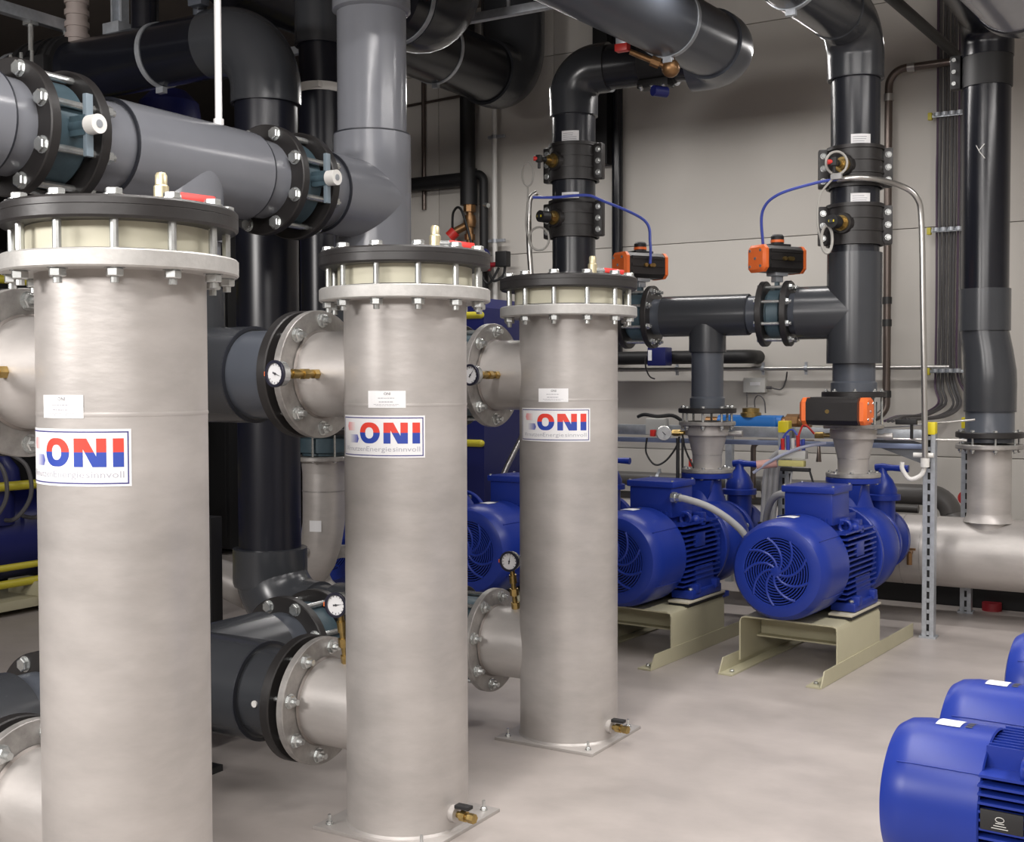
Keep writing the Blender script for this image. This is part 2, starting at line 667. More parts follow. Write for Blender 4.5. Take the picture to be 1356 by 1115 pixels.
def filter_vessel(loc, label, lab_az, needle, low_gauge=True):
    t = thing('filter_vessel', label, 'filter', loc, group='stainless filter vessels in a row')
    b_ = MB()
    b_.lathe([(FR, 0.012), (FR, 1.745)], n=72)
    part(t, 'body', b_, STEEL)
    b_ = MB()
    b_.lathe([(FR + .0004, 1.394), (FR + .0012, 1.399), (FR + .0004, 1.404)], n=72)
    part(t, 'weld_seam', b_, STEEL)
    b_ = MB()
    b_.box((0, 0, 0.006), (0.45, 0.45, 0.012), ch=0.001)
    b_.lathe([(FR + 0.006, 0.012), (FR, 0.02)], n=64)
    part(t, 'base_plate', b_, STEEL)
    for sx in (-1, 1):
        for sy in (-1, 1):
            bolt(t, (sx * .185, sy * .185, 0.013), (0, 0, 1), 0.012, 0.0115, False, 'anchor_bolt')
            st = MB()
            st.cyl((sx * .185, sy * .185, .02), (sx * .185, sy * .185, .045), .0055, n=8)
            part(t, 'anchor_stud', st, ZINC)
    # bolted cover: grey ring, cream seal, black cover
    zc = FH - 0.052
    b_ = MB()
    b_.ring((0, 0, 1.735), (0, 0, 1.777), 0.2825, 0.19, 72, 0.004)
    part(t, 'lower_flange', b_, ALU)
    b_ = MB()
    b_.ring((0, 0, 1.777), (0, 0, zc), 0.222, 0.19, 64)
    part(t, 'seal_ring', b_, CREAM)
    b_ = MB()
    b_.ring((0, 0, 1.776), (0, 0, 1.783), 0.232, 0.2, 64)
    part(t, 'gasket', b_, BLACKR)
    b_ = MB()
    b_.lathe([(0.0, 0), (0.276, 0), (0.2825, .006), (0.2825, .030), (0.2815, .031), (0.2825, .032), (0.2825, .046), (0.276, .052), (0, .052)], (0, 0, zc), n=72)
    part(t, 'cover', b_, BLACKPP)
    for k in range(12):
        a = math.radians(15 + 30 * k)
        bolt(t, (0.252 * math.cos(a), 0.252 * math.sin(a), FH + .001), (0, 0, 1), FH - 1.735, 0.0205)
    air_vent(t, (0.086, 0.051, FH), (0.80, 0.60, 0))
    # two nozzles toward -x
    for z, r, a0 in ((1.50, .147, 90), (0.359, .148, 78)):
        b_ = MB()
        b_.ring((-0.14, 0, z), (-0.385, 0, z), r, r - .008, 56)
        part(t, 'nozzle', b_, STEEL)
        b_ = MB()
        b_.ring((-0.355, 0, z), (-0.383, 0, z), 0.2214, r - .002, 64, 0.002)
        fl = part(t, 'nozzle_flange', b_, STEEL_F)
        for k in range(8):
            a = math.radians(a0 + 45 * k)
            p = Vector((-0.355, 0.187 * math.cos(a), z + 0.187 * math.sin(a)))
            bolt(fl, p, (1, 0, 0), 0.03, 0.0225, False, 'flange_bolt')
            if k == 0:
                sb = MB()
            sb.cyl(p, p + Vector((.036, 0, 0)), .0105, n=8)
        part(fl, 'stud_ends', sb, ZINC)['kind'] = 'stuff'
        b_ = MB()
        b_.lathe([(r, 0), (r + .007, .003), (r, .010)], (-.355, 0, z), (1, 0, 0), 56)
        part(t, 'weld_bead', b_, WELD)
    gauge(t, (-0.255, -0.335, 1.50), (-0.1, -0.99, 0), (-0.255, -0.14, 1.50), needle, None)
    if low_gauge:
        gauge(t, (-0.25, -0.05, 0.715), (0.1, -0.99, 0), (-0.25, -0.01, 0.50), needle + .5)
    # drain cock
    b_ = MB()
    a = math.radians(-8)
    dx = Vector((math.cos(a), math.sin(a), 0))
    b_.cyl(dx * (FR - .01) + Vector((0, 0, .07)), dx * (FR + .02) + Vector((0, 0, .07)), .028, n=20)
    dr = part(t, 'drain_boss', b_, STEEL)
    b_ = MB()
    b_.cyl(dx * (FR + .02) + Vector((0, 0, .07)), dx * (FR + .075) + Vector((0, 0, .07)), .011, n=12)
    b_.lathe([(.018, 0), (.018, .022)], dx * (FR + .035) + Vector((0, 0, .07)), dx, 8)
    b_.lathe([(.016, 0), (.016, .024)], dx * (FR + .068) + Vector((0, 0, .07)), dx, 6)
    part(dr, 'drain_cock', b_, BRASS)
    b_ = MB()
    b_.box(dx * (FR + .045) + Vector((0, 0, .1)), (.055, .03, .012), ch=.003)
    part(dr, 'drain_lever', b_, BLACKR)
    # big sticker
    R1 = FR + 0.0012
    def s2(deg):
        return math.radians(deg)
    xR = 0.0
    W_, H_ = 0.33, 0.1335
    az = s2(-37)
    zc_ = 1.2995
    vs_, fs = quads([rect(-W_, 0, -H_ / 2, H_ / 2)])
    st = bent(vs_, fs, R1, az, zc_, 'logo_sticker', WHITE, t, label='white sticker with red and blue letters')
    R2 = R1 + 0.0004
    fr, th = 0.0055, 0.0032
    x0, x1, y0, y1 = -W_ + fr, -fr, -H_ / 2 + fr, H_ / 2 - fr
    vs_, fs = quads([rect(x0, x1, y0, y0 + th), rect(x0, x1, y1 - th, y1), rect(x0, x0 + th, y0, y1), rect(x1 - th, x1, y0, y1)])
    bent(vs_, fs, R2, az, zc_, 'sticker_border', LFRAME, st)
    # letters: x from the right edge
    lx = -0.0165
    yb, yt = -0.0215, 0.0450
    parts = []
    O = ring_o(lx - .208, lx - .130, yb, yt, .0235, .0155)
    sw = .0245
    n0, n1 = lx - .1175, lx - .0390
    N = quads([rect(n0, n0 + sw * .95, yb, yt), rect(n1 - sw * .95, n1, yb, yt), [(n0 + sw * .4, yt), (n0 + sw * 1.32, yt), (n1 - sw * .4, yb), (n1 - sw * 1.32, yb)]])
    I = quads([rect(lx - .0245, lx, yb, yt)])
    ym = (yb + yt) / 2 + .001
    for nm, top, m_ in (('red_letters', True, LRED), ('blue_letters', False, LBLUE)):
        V_, F_ = [], []
        for vv, ff in (O, N, I):
            a_, f_ = clip_y(vv, ff, ym, top)
            k = len(V_)
            V_ += a_
            F_ += [tuple(i + k for i in q) for q in f_]
        bent(V_, F_, R2, az, zc_, nm, m_, st)
    # fading arrows left of the letters
    ax1 = lx - .214
    for i in range(6):
        c = i / 5
        wv = (0.80 * (1 - c) + 0.10 * c, 0.80 * (1 - c) + 0.12 * c, 0.80 * (1 - c) + 0.42 * c)
        mB = mat('arrow_blue_%d' % i, wv, 0.5)
        wr = (0.80, 0.80 * (1 - c) + 0.30 * c, 0.80 * (1 - c) + 0.30 * c)
        mR = mat('arrow_red_%d' % i, wr, 0.5)
        wd = .0090
        ha = .0135
        xa = ax1 - .054 + i * wd
        xb_ = xa + wd
        if i == 5:
            poly = [(xa, yb + .001), (xa + .003, yb + .001), (ax1, yb + ha), (xa + .003, yb + 2 * ha), (xa, yb + 2 * ha)]
        else:
            poly = rect(xa, xb_, yb + .001, yb + 2 * ha)
        bent(*quads([poly]), R2, az, zc_, 'arrow_band', mB, st)
        xm = ax1 - .010 - i * wd
        if i == 5:
            poly = [(xm, yt - 2 * ha), (xm, yt), (xm - .003, yt), (xm - .009, yt - ha), (xm - .003, yt - 2 * ha)]
        else:
            poly = rect(xm - wd, xm, yt - 2 * ha, yt)
        bent(*quads([poly]), R2, az, zc_, 'arrow_band', mR, st)
    # slogan
    sx = lx
    for txt, wid, gap in (('sinnvoll', .087, .0045), ('Energie', .0885, .003), ('nutzen', .072, .004), ('Wir', .03, 0)):
        vs_, fs = text_mesh_data(txt, 0.03)
        xa = min(v.x for v in vs_)
        xb_ = max(v.x for v in vs_)
        k = wid / (xb_ - xa)
        kk = 0.74
        bent([(sx - wid + (v.x - xa) * k, -.0465 + v.y * kk) for v in vs_], fs, R2, az, zc_, 'slogan', mat('slogan_ink', (.42, .42, .47), .6), st, step=.02)
        sx -= wid + gap
    # small rating label
    w2, h2 = .127, .054
    az2 = math.radians(lab_az)
    zl = 1.418
    pl = bent(*quads([rect(-w2 / 2, w2 / 2, -h2 / 2, h2 / 2)]), R1, az2, zl, 'rating_label', WHITE, t)
    vs_, fs = text_mesh_data('ONI', 0.0125)
    cx = (min(v.x for v in vs_) + max(v.x for v in vs_)) / 2
    bent([(v.x - cx + .004, .0135 + v.y) for v in vs_], fs, R2, az2, zl, 'label_lettering', INK, pl)
    lines = []
    for y, a_, th_ in ((.003, .027, .0018), (-.009, .024, .0022), (-.0165, .043, .001), (-.0205, .035, .001)):
        x = -a_
        while x < a_:
            l_ = random.uniform(.004, .012)
            lines.append(rect(x, min(x + l_, a_), y, y + th_))
            x += l_ + .0018
    bent(*quads(lines), R2, az2, zl, 'label_print', INKG, pl)
    return t


FU = -2.36
FV = (2.09, 3.283, 4.433)
filter_vessel((FU, FV[0], 0), 'nearest and largest stainless filter column, cut off at the bottom, with black bolted cover', -85, -0.6, False)
filter_vessel((FU, FV[1], 0), 'middle stainless filter column with black bolted cover and gauge on its upper nozzle', -72, -0.35)
filter_vessel((FU, FV[2], 0), 'farthest, smallest stainless filter column standing on its whole square base plate', -80, 0.9)


# ================================================================== PIPE HELPERS
def socket_seam(parent, c, axis, r, off):
    b_ = MB()
    a = Vector(axis).normalized()
    b_.ring(Vector(c) - a * .003, Vector(c) + a * .003, r + .0012, r - .01, 48)
    part(parent, 'joint', b_, SEAM, off=off)


def flange(parent, c, axis, R_, ri, th, off, m=None, name='flange'):
    a = Vector(axis).normalized()
    b_ = MB()
    b_.ring(Vector(c) - a * th / 2, Vector(c) + a * th / 2, R_, ri, 56, .004)
    return part(parent, name, b_, m or BLACKPP, off=off)


def strap(parent, c, axis, r, off, m=None, wd=.03):
    a = Vector(axis).normalized()
    b_ = MB()
    b_.ring(Vector(c) - a * wd / 2, Vector(c) + a * wd / 2, r + .006, r - .002, 48)
    x, y, _ = basis(axis)
    sd = Vector((0, 0, -1)) if abs(a.z) < .7 else Vector((.5, -.86, 0))
    q = Vector(c) + sd * (r + .018)
    b_.box(q, (.05, .03, .03))
    return part(parent, 'strap', b_, m or GALV, off=off)


def valve(name, label, c, axis, stem, Rb, gap, rb, nb, fth, a0=0.0, hub=None, actuator=None, group=None, bd=.016):
    """wafer butterfly valve clamped between two flanges; c = centre, gap = free length between flange faces,
    rb = bolt circle, fth = flange thickness.  hub: bare stem with white hub; actuator: (axis, length) pneumatic drive"""
    c = Vector(c)
    a = Vector(axis).normalized()
    s = Vector(stem).normalized()
    t = thing(name, label, 'valve', c, group=group)
    b_ = MB()
    b_.ring(-a * gap * .36, a * gap * .36, Rb, Rb * .72, 48, .004)
    b_.ring(-a * gap * .5, a * gap * .5, Rb * .86, Rb * .72, 40)
    part(t, 'valve_body', b_, TEAL)
    b_ = MB()
    b_.cyl(s * Rb * .9, s * (Rb * 1.55), gap * .14, n=16)
    pl = s.cross(a)
    rot = Matrix((a, pl, s)).transposed()
    b_.box(s * (Rb * 1.22), (gap * .22, gap * .4, Rb * .4), rot)
    part(t, 'valve_neck', b_, TEAL)
    for p in circle_pts((0, 0, 0), a, rb, nb, a0):
        bolt(t, p - a * (gap / 2 + fth), -a, gap + 2 * fth, bd)
    if hub:
        b_ = MB()
        b_.cyl(s * (Rb * 1.45), s * (Rb * 1.5 + .035), .031, n=20)
        part(t, 'stem_hub', b_, mat('white_hub', (0.78, 0.77, 0.74), .4))
        b_ = MB()
        b_.cyl(s * (Rb * 1.5 + .034), s * (Rb * 1.5 + .037), .013, n=12)
        part(t, 'stem_end', b_, GALV)
        b_ = MB()
        b_.box(s * (Rb * 1.40), (gap * .17, hub, gap * .12), rot, ch=.003)
        part(t, 'locking_bar', b_, mat('pale_teal', (.19, .24, .28), .4))
    if actuator:
        ax, ln, hh = actuator
        ax = Vector(ax).normalized()
        base = s * (Rb * 1.55)
        up = s
        sd = up.cross(ax)
        rot = Matrix((ax, sd, up)).transposed()
        cz = base + up * (hh * .62)
        b_ = MB()
        b_.box(base + up * hh * .08, (ln * .28, hh * .55, hh * .2), rot, ch=.003)
        b_.box(base - up * hh * .1, (ln * .16, hh * .3, hh * .3), rot, ch=.003)
        part(t, 'mounting_bracket', b_, GALV)
        b_ = MB()
        poly = [(-.5, -.34), (-.34, -.5), (.34, -.5), (.5, -.34), (.5, .34), (.34, .5), (-.34, .5), (-.5, .34)]
        poly = [(x * hh, y * hh) for x, y in poly]
        b_.prism(poly, ln * .80, cz - ax * ln * .40, sd, up)
        for zz in (-.3, 0, .3):
            b_.box(cz + up * hh * zz + sd * hh * .5, (ln * .7, hh * .08, hh * .12), rot)
            b_.box(cz + up * hh * zz - sd * hh * .5, (ln * .7, hh * .08, hh * .12), rot)
        body = part(t, 'actuator_body', b_, BLACKPP)
        if up.z > .5:
            b_ = MB()
            b_.box(cz + up * hh * .545, (ln * .4, hh * .6, hh * .1), rot, ch=.004)
            b_.lathe([(hh * .25, 0), (hh * .25, hh * .34), (hh * .2, hh * .40)], cz + up * hh * .56, up, 20)
            part(body, 'position_indicator', b_, BLACKR)
            b_ = MB()
            b_.ring(cz + up * hh * .66, cz + up * hh * .76, hh * .262, hh * .2, 20)
            part(body, 'indicator_band', b_, ORANGE)
        for sg in (-1, 1):
            b_ = MB()
            q = cz + ax * sg * ln * .40
            e = cz + ax * sg * ln * .5
            p0 = [(-.52, -.36), (-.36, -.52), (.36, -.52), (.52, -.36), (.52, .36), (.36, .52), (-.36, .52), (-.52, .36)]
            vs_ = [q + sd * x * hh + up * y * hh for x, y in p0] + [q + (e - q) * .6 + sd * x * hh + up * y * hh for x, y in p0] + [e + sd * x * hh * .8 + up * y * hh * .8 for x, y in p0]
            n = 8
            fs = [tuple(range(n)), tuple(range(2 * n, 3 * n))]
            for r_ in range(2):
                for k in range(n):
                    fs.append((r_ * n + k, r_ * n + (k + 1) % n, (r_ + 1) * n + (k + 1) % n, (r_ + 1) * n + k))
            b_.add(vs_, fs)
            cap = part(t, 'actuator_end_cap', b_, ORANGE, label='orange end cap')
            b_ = MB()
            for x, y in ((.3, .3), (-.3, .3), (.3, -.3), (-.3, -.3), (0, 0)):
                b_.cyl(e + sd * x * hh + up * y * hh - ax * sg * .003, e + sd * x * hh + up * y * hh + ax * sg * .004, hh * .06, n=8)
            part(cap, 'cap_screw', b_, ZINC)
        # air connections on the camera side
        b_ = MB()
        front = sd if sd.dot(Vector((.5, -.86, 0))) > 0 else -sd
        if up.z < .5:
            front = up
        for k in (-.06, .05, .11):
            b_.cyl(cz + front * hh * .53 + ax * ln * k, cz + front * hh * .64 + ax * ln * k, hh * .08, n=10)
        part(body, 'air_port', b_, BRASS)
    return t


HU, HZ = -3.40, 2.295
# ================================================================== UPPER GREY HEADER ALONG THE FILTERS
base = (HU, 3.3, HZ)
t = thing('header_pipe', 'light grey plastic header pipe running past the filter covers with vertical riser', 'pipe', base)
P3 = lambda v, z=HZ, u=HU: Vector((u, v, z))
b = MB()
b.cyl(P3(1.2), P3(2.57), .1575, n=56)
part(t, 'pipe', b, PVCL, off=base)
b = MB()
b.cyl(P3(1.2), P3(2.455), .173, n=56)
part(t, 'socket', b, PVCL, off=base)
socket_seam(t, P3(2.458), (0, 1, 0), .173, base)
b = MB()
b.cyl(P3(2.77), P3(2.98), .1575, n=56)
part(t, 'pipe', b, PVCL, off=base)
socket_seam(t, P3(2.945), (0, 1, 0), .174, base)
b = MB()
b.cyl(P3(2.95), P3(3.63), .1745, n=56)
b.cyl(P3(3.283), P3(3.283, HZ - .30), .168, n=48)
part(t, 'tee', b, PVCL, off=base)
socket_seam(t, P3(3.633), (0, 1, 0), .174, base)
b = MB()
b.cyl(P3(3.62), P3(3.75), .1575, n=56)
part(t, 'pipe', b, PVCL, off=base)
b = MB()
b.cyl(P3(3.94), P3(4.12), .1575, n=56)
part(t, 'pipe', b, PVCL, off=base)
socket_seam(t, P3(4.105), (0, 1, 0), .176, base)
b = MB()
b.cyl(P3(4.11), P3(4.52), .1765, n=56)
b.cyl(P3(4.48, HZ - .5), P3(4.48, HZ + .30), .1765, n=56)
part(t, 'tee', b, PVCL, off=base)
b = MB()
b.cyl(P3(4.48, HZ + .28), P3(4.48, 3.22), .158, n=56)
part(t, 'riser', b, PVCL, off=base)
socket_seam(t, P3(4.48, HZ + .305), (0, 0, 1), .172, base)
b = MB()
b.lathe([(.158, 3.15), (.178, 3.16), (.178, CZ)], (HU, 4.48, 0), n=56)
part(t, 'upper_socket', b, PVCL, off=base)
for v in (2.565, 2.765, 3.76, 3.95):
    flange(t, P3(v), (0, 1, 0), .2225, .155, .04, base)
for nm, v, g in (('valve between black flanges at left end of grey header', 2.665, .16), ('valve between black flanges beside the vertical grey riser', 3.855, .15)):
    valve('butterfly_valve', 'teal butterfly ' + nm, P3(v), (0, 1, 0), (1, 0, 0), .175, g, .192, 8, .04, math.radians(22.5), hub=.2, bd=.025)

# branches from upper nozzles to the header
for i, v in ((0, FV[0]), (1, FV[1])):
    base = (FU - .9, v, 1.5)
    lab = ('nearest', 'middle')[i]
    t = thing('branch_pipe', 'grey plastic branch with black flange on the upper nozzle of the %s filter' % lab, 'pipe', base)
    Q = lambda x, z=1.5: Vector((FU + x, v, z))
    flange(t, Q(-.44), (1, 0, 0), .2214, .155, .04, base)
    b = MB()
    b.cyl(Q(-.415), Q(-.66), .1575, n=56)
    part(t, 'pipe', b, PVCM, off=base)
    socket_seam(t, Q(-.66), (1, 0, 0), .173, base)
    b = MB()
    b.cyl(Q(-.66), Q(-1.35), .174, n=56)
    b.cyl(Q(-1.04), Q(-1.04, 1.82), .168, n=48)
    part(t, 'tee', b, PVC, off=base)
    b = MB()
    b.cyl(Q(-1.04, 1.80), Q(-1.04, HZ - .29), .155, n=48)
    part(t, 'riser', b, PVCL, off=base)
    b = MB()
    for p in circle_pts(Q(-.386), (1, 0, 0), .187, 8, math.radians(90 if i else 90)):
        b.cyl(p, p - Vector((.05, 0, 0)), .008, n=8)
    part(t, 'bolt_shank', b, ZINC, off=base)
# third filter: upper valve and riser behind
v = FV[2]
base = (FU - .9, v, 1.5)
t = thing('branch_pipe', 'grey plastic branch behind the valve of the farthest filter, mostly hidden by the middle one', 'pipe', base)
Q = lambda x, z=1.5: Vector((FU + x, v, z))
flange(t, Q(-.54), (1, 0, 0), .2214, .155, .04, base)
b = MB()
b.cyl(Q(-.52), Q(-.80), .1575, n=48)
part(t, 'pipe', b, PVCM, off=base)
b = MB()
b.cyl(Q(-.70), Q(-1.22), .174, n=48)
b.cyl(Q(-1.04), Q(-1.04, HZ - .3), .160, n=48)
part(t, 'tee', b, PVC, off=base)
valve('butterfly_valve', 'teal butterfly valve on the upper nozzle of the farthest filter', Q(-.453), (1, 0, 0), (0, 1, 0), .175, .13, .187, 8, .026, math.radians(90), bd=.019)

# ================================================================== LOWER HEADER
LZ = .359
for i, v in ((0, FV[0]), (1, FV[1])):
    lab = ('nearest', 'middle')[i]
    base = (FU - .9, v, LZ)
    t = thing('lower_branch_pipe', 'dark grey plastic tee with black flange at the foot of the %s filter' % lab, 'pipe', base)
    Q = lambda x, y=0, z=LZ: Vector((FU + x, v + y, z))
    flange(t, Q(-.44), (1, 0, 0), .2214, .155, .04, base)
    b = MB()
    b.cyl(Q(-.415), Q(-.62), .1575, n=56)
    part(t, 'pipe', b, PVC, off=base)
    socket_seam(t, Q(-.62), (1, 0, 0), .178, base)
    b = MB()
    b.cyl(Q(-.62), Q(-1.40), .179, n=56)
    b.cyl(Q(-1.02), Q(-1.02, .42), .179, n=48)
    part(t, 'tee', b, PVC, off=base)
    b = MB()
    b.cyl(Q(-1.02, .41), Q(-1.02, .57), .1575, n=48)
    part(t, 'branch', b, PVCM, off=base)
    socket_seam(t, Q(-1.02, .423), (0, 1, 0), .172, base)
    flange(t, Q(-1.02, .555), (0, 1, 0), .2214, .155, .04, base)
    b = MB()
    for p in circle_pts(Q(-.386), (1, 0, 0), .187, 8, math.radians(78)):
        b.cyl(p, p - Vector((.05, 0, 0)), .008, n=8)
    part(t, 'bolt_shank', b, ZINC, off=base)
    b = MB()
    b.cyl(Q(-.535, -.155, LZ + .0), Q(-.535, -.163, LZ), .012, n=10)
    part(t, 'moulded_mark', b, WHITEP, off=base)
    b = MB()
    b.cyl((FU - .98, v, 0), (FU - .98, v, .2), .03, n=14)
    b.box((FU - .98, v, .012), (.14, .14, .024))
    part(t, 'support_foot', b, BLACKR, off=base)
    valve('butterfly_valve', ('teal valve on the floor-level pipe, seen left of the nearest filter', 'teal valve on the floor-level pipe between the dark elbow and the middle filter')[i],
          Q(-1.02, .655), (0, 1, 0), (-1, 0, 0), .175, .16, .19, 8, .04, math.radians(22.5), bd=.024)
# F3 lower valve and pipe back to the dark riser
v = FV[2]
base = (FU - .9, v, LZ)
t = thing('lower_branch_pipe', 'dark grey plastic pipe linking the farthest filter to the dark riser elbow', 'pipe', base)
Q = lambda x, y=0, z=LZ: Vector((FU + x, v + y, z))
flange(t, Q(-.56), (1, 0, 0), .2214, .155, .04, base)
b = MB()
b.cyl(Q(-.54), Q(-1.36), .1575, n=48)
part(t, 'pipe', b, PVC, off=base)
b = MB()
b.cyl(Q(-.82), Q(-1.22), .176, n=48)
b.cyl(Q(-1.02), Q(-1.02, -.27), .176, n=48)
b.cyl(Q(-1.02, -.25), Q(-1.02, -.39), .1575, n=48)
part(t, 'tee', b, PVC, off=base)
flange(t, Q(-1.02, -.395), (0, 1, 0), .2214, .155, .04, base)
valve('butterfly_valve', 'teal butterfly valve on the lower nozzle of the farthest filter', Q(-.462), (1, 0, 0), (0, 1, 0), .175, .15, .187, 8, .026, math.radians(78), bd=.019)

# ================================================================== DARK RISER (floor elbow, tall pipe, top elbow, black run to the left)
RU, RV = -3.995, 4.43
TZ = 3.13
base = (RU, RV, 0)
t = thing('riser_pipe', 'tall black riser pipe with floor elbow and top elbow behind the grey header', 'pipe', base)
b = MB()
b.tube([(RU + .30, RV, LZ)] + arc((RU + .24, RV, LZ), (RU, RV, LZ), (RU, RV, LZ + .24), 14) + [(RU, RV, .50)], .172, 40)
part(t, 'floor_elbow', b, PVC, off=base)
b = MB()
b.lathe([(.172, .49), (.178, .51), (.178, .672), (.15, .675)], (RU, RV, 0), n=48)
part(t, 'elbow_socket', b, PVC, off=base)
b = MB()
b.cyl((RU, RV, .66), (RU, RV, 2.85), .149, n=48)
part(t, 'pipe', b, mat('blue_black_pipe', (0.009, 0.010, 0.017), 0.3, noise=.25, nscale=5, dark=.8), off=base)
b = MB()
b.tube([(RU, RV, 2.80)] + arc((RU, RV, TZ - .26), (RU, RV, TZ), (RU - .26, RV, TZ), 14) + [(RU - .34, RV, TZ)], .167, 40)
part(t, 'top_elbow', b, PVC, off=base)
socket_seam(t, (RU, RV, 2.80), (0, 0, 1), .164, base)
b = MB()
b.cyl((RU - .33, RV, TZ), (RU - 4.6, RV, TZ), .157, n=48)
part(t, 'black_run', b, BLACK, off=base)
for x in (.70, 1.80):
    strap(t, (RU - x, RV, TZ), (1, 0, 0), .157, base)
b = MB()
b.ring((RU - 1.33, RV, TZ), (RU - 1.66, RV, TZ), .185, .157, 48)
for k in range(4):
    b.ring((RU - 1.36 - .08 * k, RV, TZ), (RU - 1.38 - .08 * k, RV, TZ), .195, .18, 40)
b.box((RU - 1.49, RV - .19, TZ + .0), (.32, .05, .10), ch=.006)
part(t, 'saddle', b, BLACKR, off=base)
for k in range(3):
    x = RU - 1.41 - .085 * k
    for z in (.045, -.045):
        b = MB()
        b.cyl((x, RV - .22, TZ + z - .03), (x, RV - .22, TZ + z + .03), .010, n=8)
        part(t, 'saddle_bolt', b, ZINC, off=base)
b = MB()
vs_, fs = quads([rect(-.055, .055, -.045, .045)])
bent(vs_, fs, .1505, math.radians(-85), 2.60, 'pipe_label', WHITE, t)

# hanger rod in front of it
b = MB()
b.cyl((HU, 3.50, HZ + .17), (HU, 3.50, CZ), .014, n=12)
b.cyl((HU, 3.50, HZ + .16), (HU, 3.50, HZ + .20), .02, n=10)
single('hanger_rod', b, mat('white_rod', (.78, .78, .78), .35, .2), 'thin white hanger rod coming down onto the grey header', 'rod', (HU, 3.50, HZ + .17))

# second black riser with a white strap
SU, SVv = -4.245, 5.14
base = (SU, SVv, 0)
SR = .117
t = thing('riser_pipe', 'second black riser with a white strap, between the first riser and the grey riser', 'pipe', base)
b = MB()
b.cyl((SU, SVv, 1.20), (SU, SVv, 3.32), SR, n=40)
part(t, 'pipe', b, mat('blue_black_pipe', (0.016, 0.018, 0.028)), off=base)
b = MB()
b.tube([(SU, SVv, 3.28), (SU, SVv, 3.45), (SU - .01, SVv, 3.7), (SU - .05, SVv, 4.0), (SU - .10, SVv, CZ)], .137, 36)
part(t, 'top_elbow', b, PVC, off=base)
socket_seam(t, (SU, SVv, 3.28), (0, 0, 1), .136, base)
strap(t, (SU, SVv, 3.045), (0, 0, 1), SR, base, WHITEP, .045)
b = MB()
b.cyl((SU, SVv, 1.19), (SU, SVv, 1.27), .133, n=36)
part(t, 'socket', b, PVC, off=base)
flange(t, (SU, SVv, 1.205), (0, 0, 1), .17, .115, .03, base)
valve('butterfly_valve', 'teal wafer valve above the stainless elbow beside the dark riser', (SU, SVv, 1.132), (0, 0, 1), (-.3, .95, 0), .135, .112, .152, 8, .025, .3, bd=.012)
base = (SU, SVv, .2)
t = thing('steel_elbow', 'stainless reducing elbow with two flanges between the dark riser and the middle filter', 'pipe', base)
flange(t, (SU, SVv, 1.06), (0, 0, 1), .17, .11, .025, base, STEEL_F)
b = MB()
b.lathe([(.115, .98), (.122, 1.05)], (SU, SVv, 0), n=40)
b.cyl((SU, SVv, .82), (SU, SVv, 1.0), .115, n=40)
b.tube([(SU, SVv, .83), (SU, SVv, .78), (SU - .005, SVv + .002, .70), (SU - .03, SVv + .01, .60), (SU - .08, SVv + .03, .50), (SU - .15, SVv + .06, .43)], [.115, .115, .114, .112, .108, .105], 36)
part(t, 'elbow', b, STEEL, off=base)
b = MB()
b.ring((SU, SVv, .83), (SU, SVv, .836), .117, .10, 40)
part(t, 'weld_seam', b, STEEL_F, off=base)
flange(t, (SU + .02, SVv + .14, .42), (.5, -.87, .0), .15, .08, .025, base, STEEL_F)
bent(*quads([rect(-.035, .035, -.03, .03)]), .1165, math.radians(-75), .50, 'label', WHITE, t)
t.children[-1].location = (0, 0, .05)
b = MB()
b.cyl((SU - .04, SVv - .09, .56), (SU - .045, SVv - .14, .56), .02, n=14)
part(t, 'test_plug', b, STEEL_F, off=base)

# ================================================================== PUMP SETS
PUMP_ROT = math.radians(-4.2)


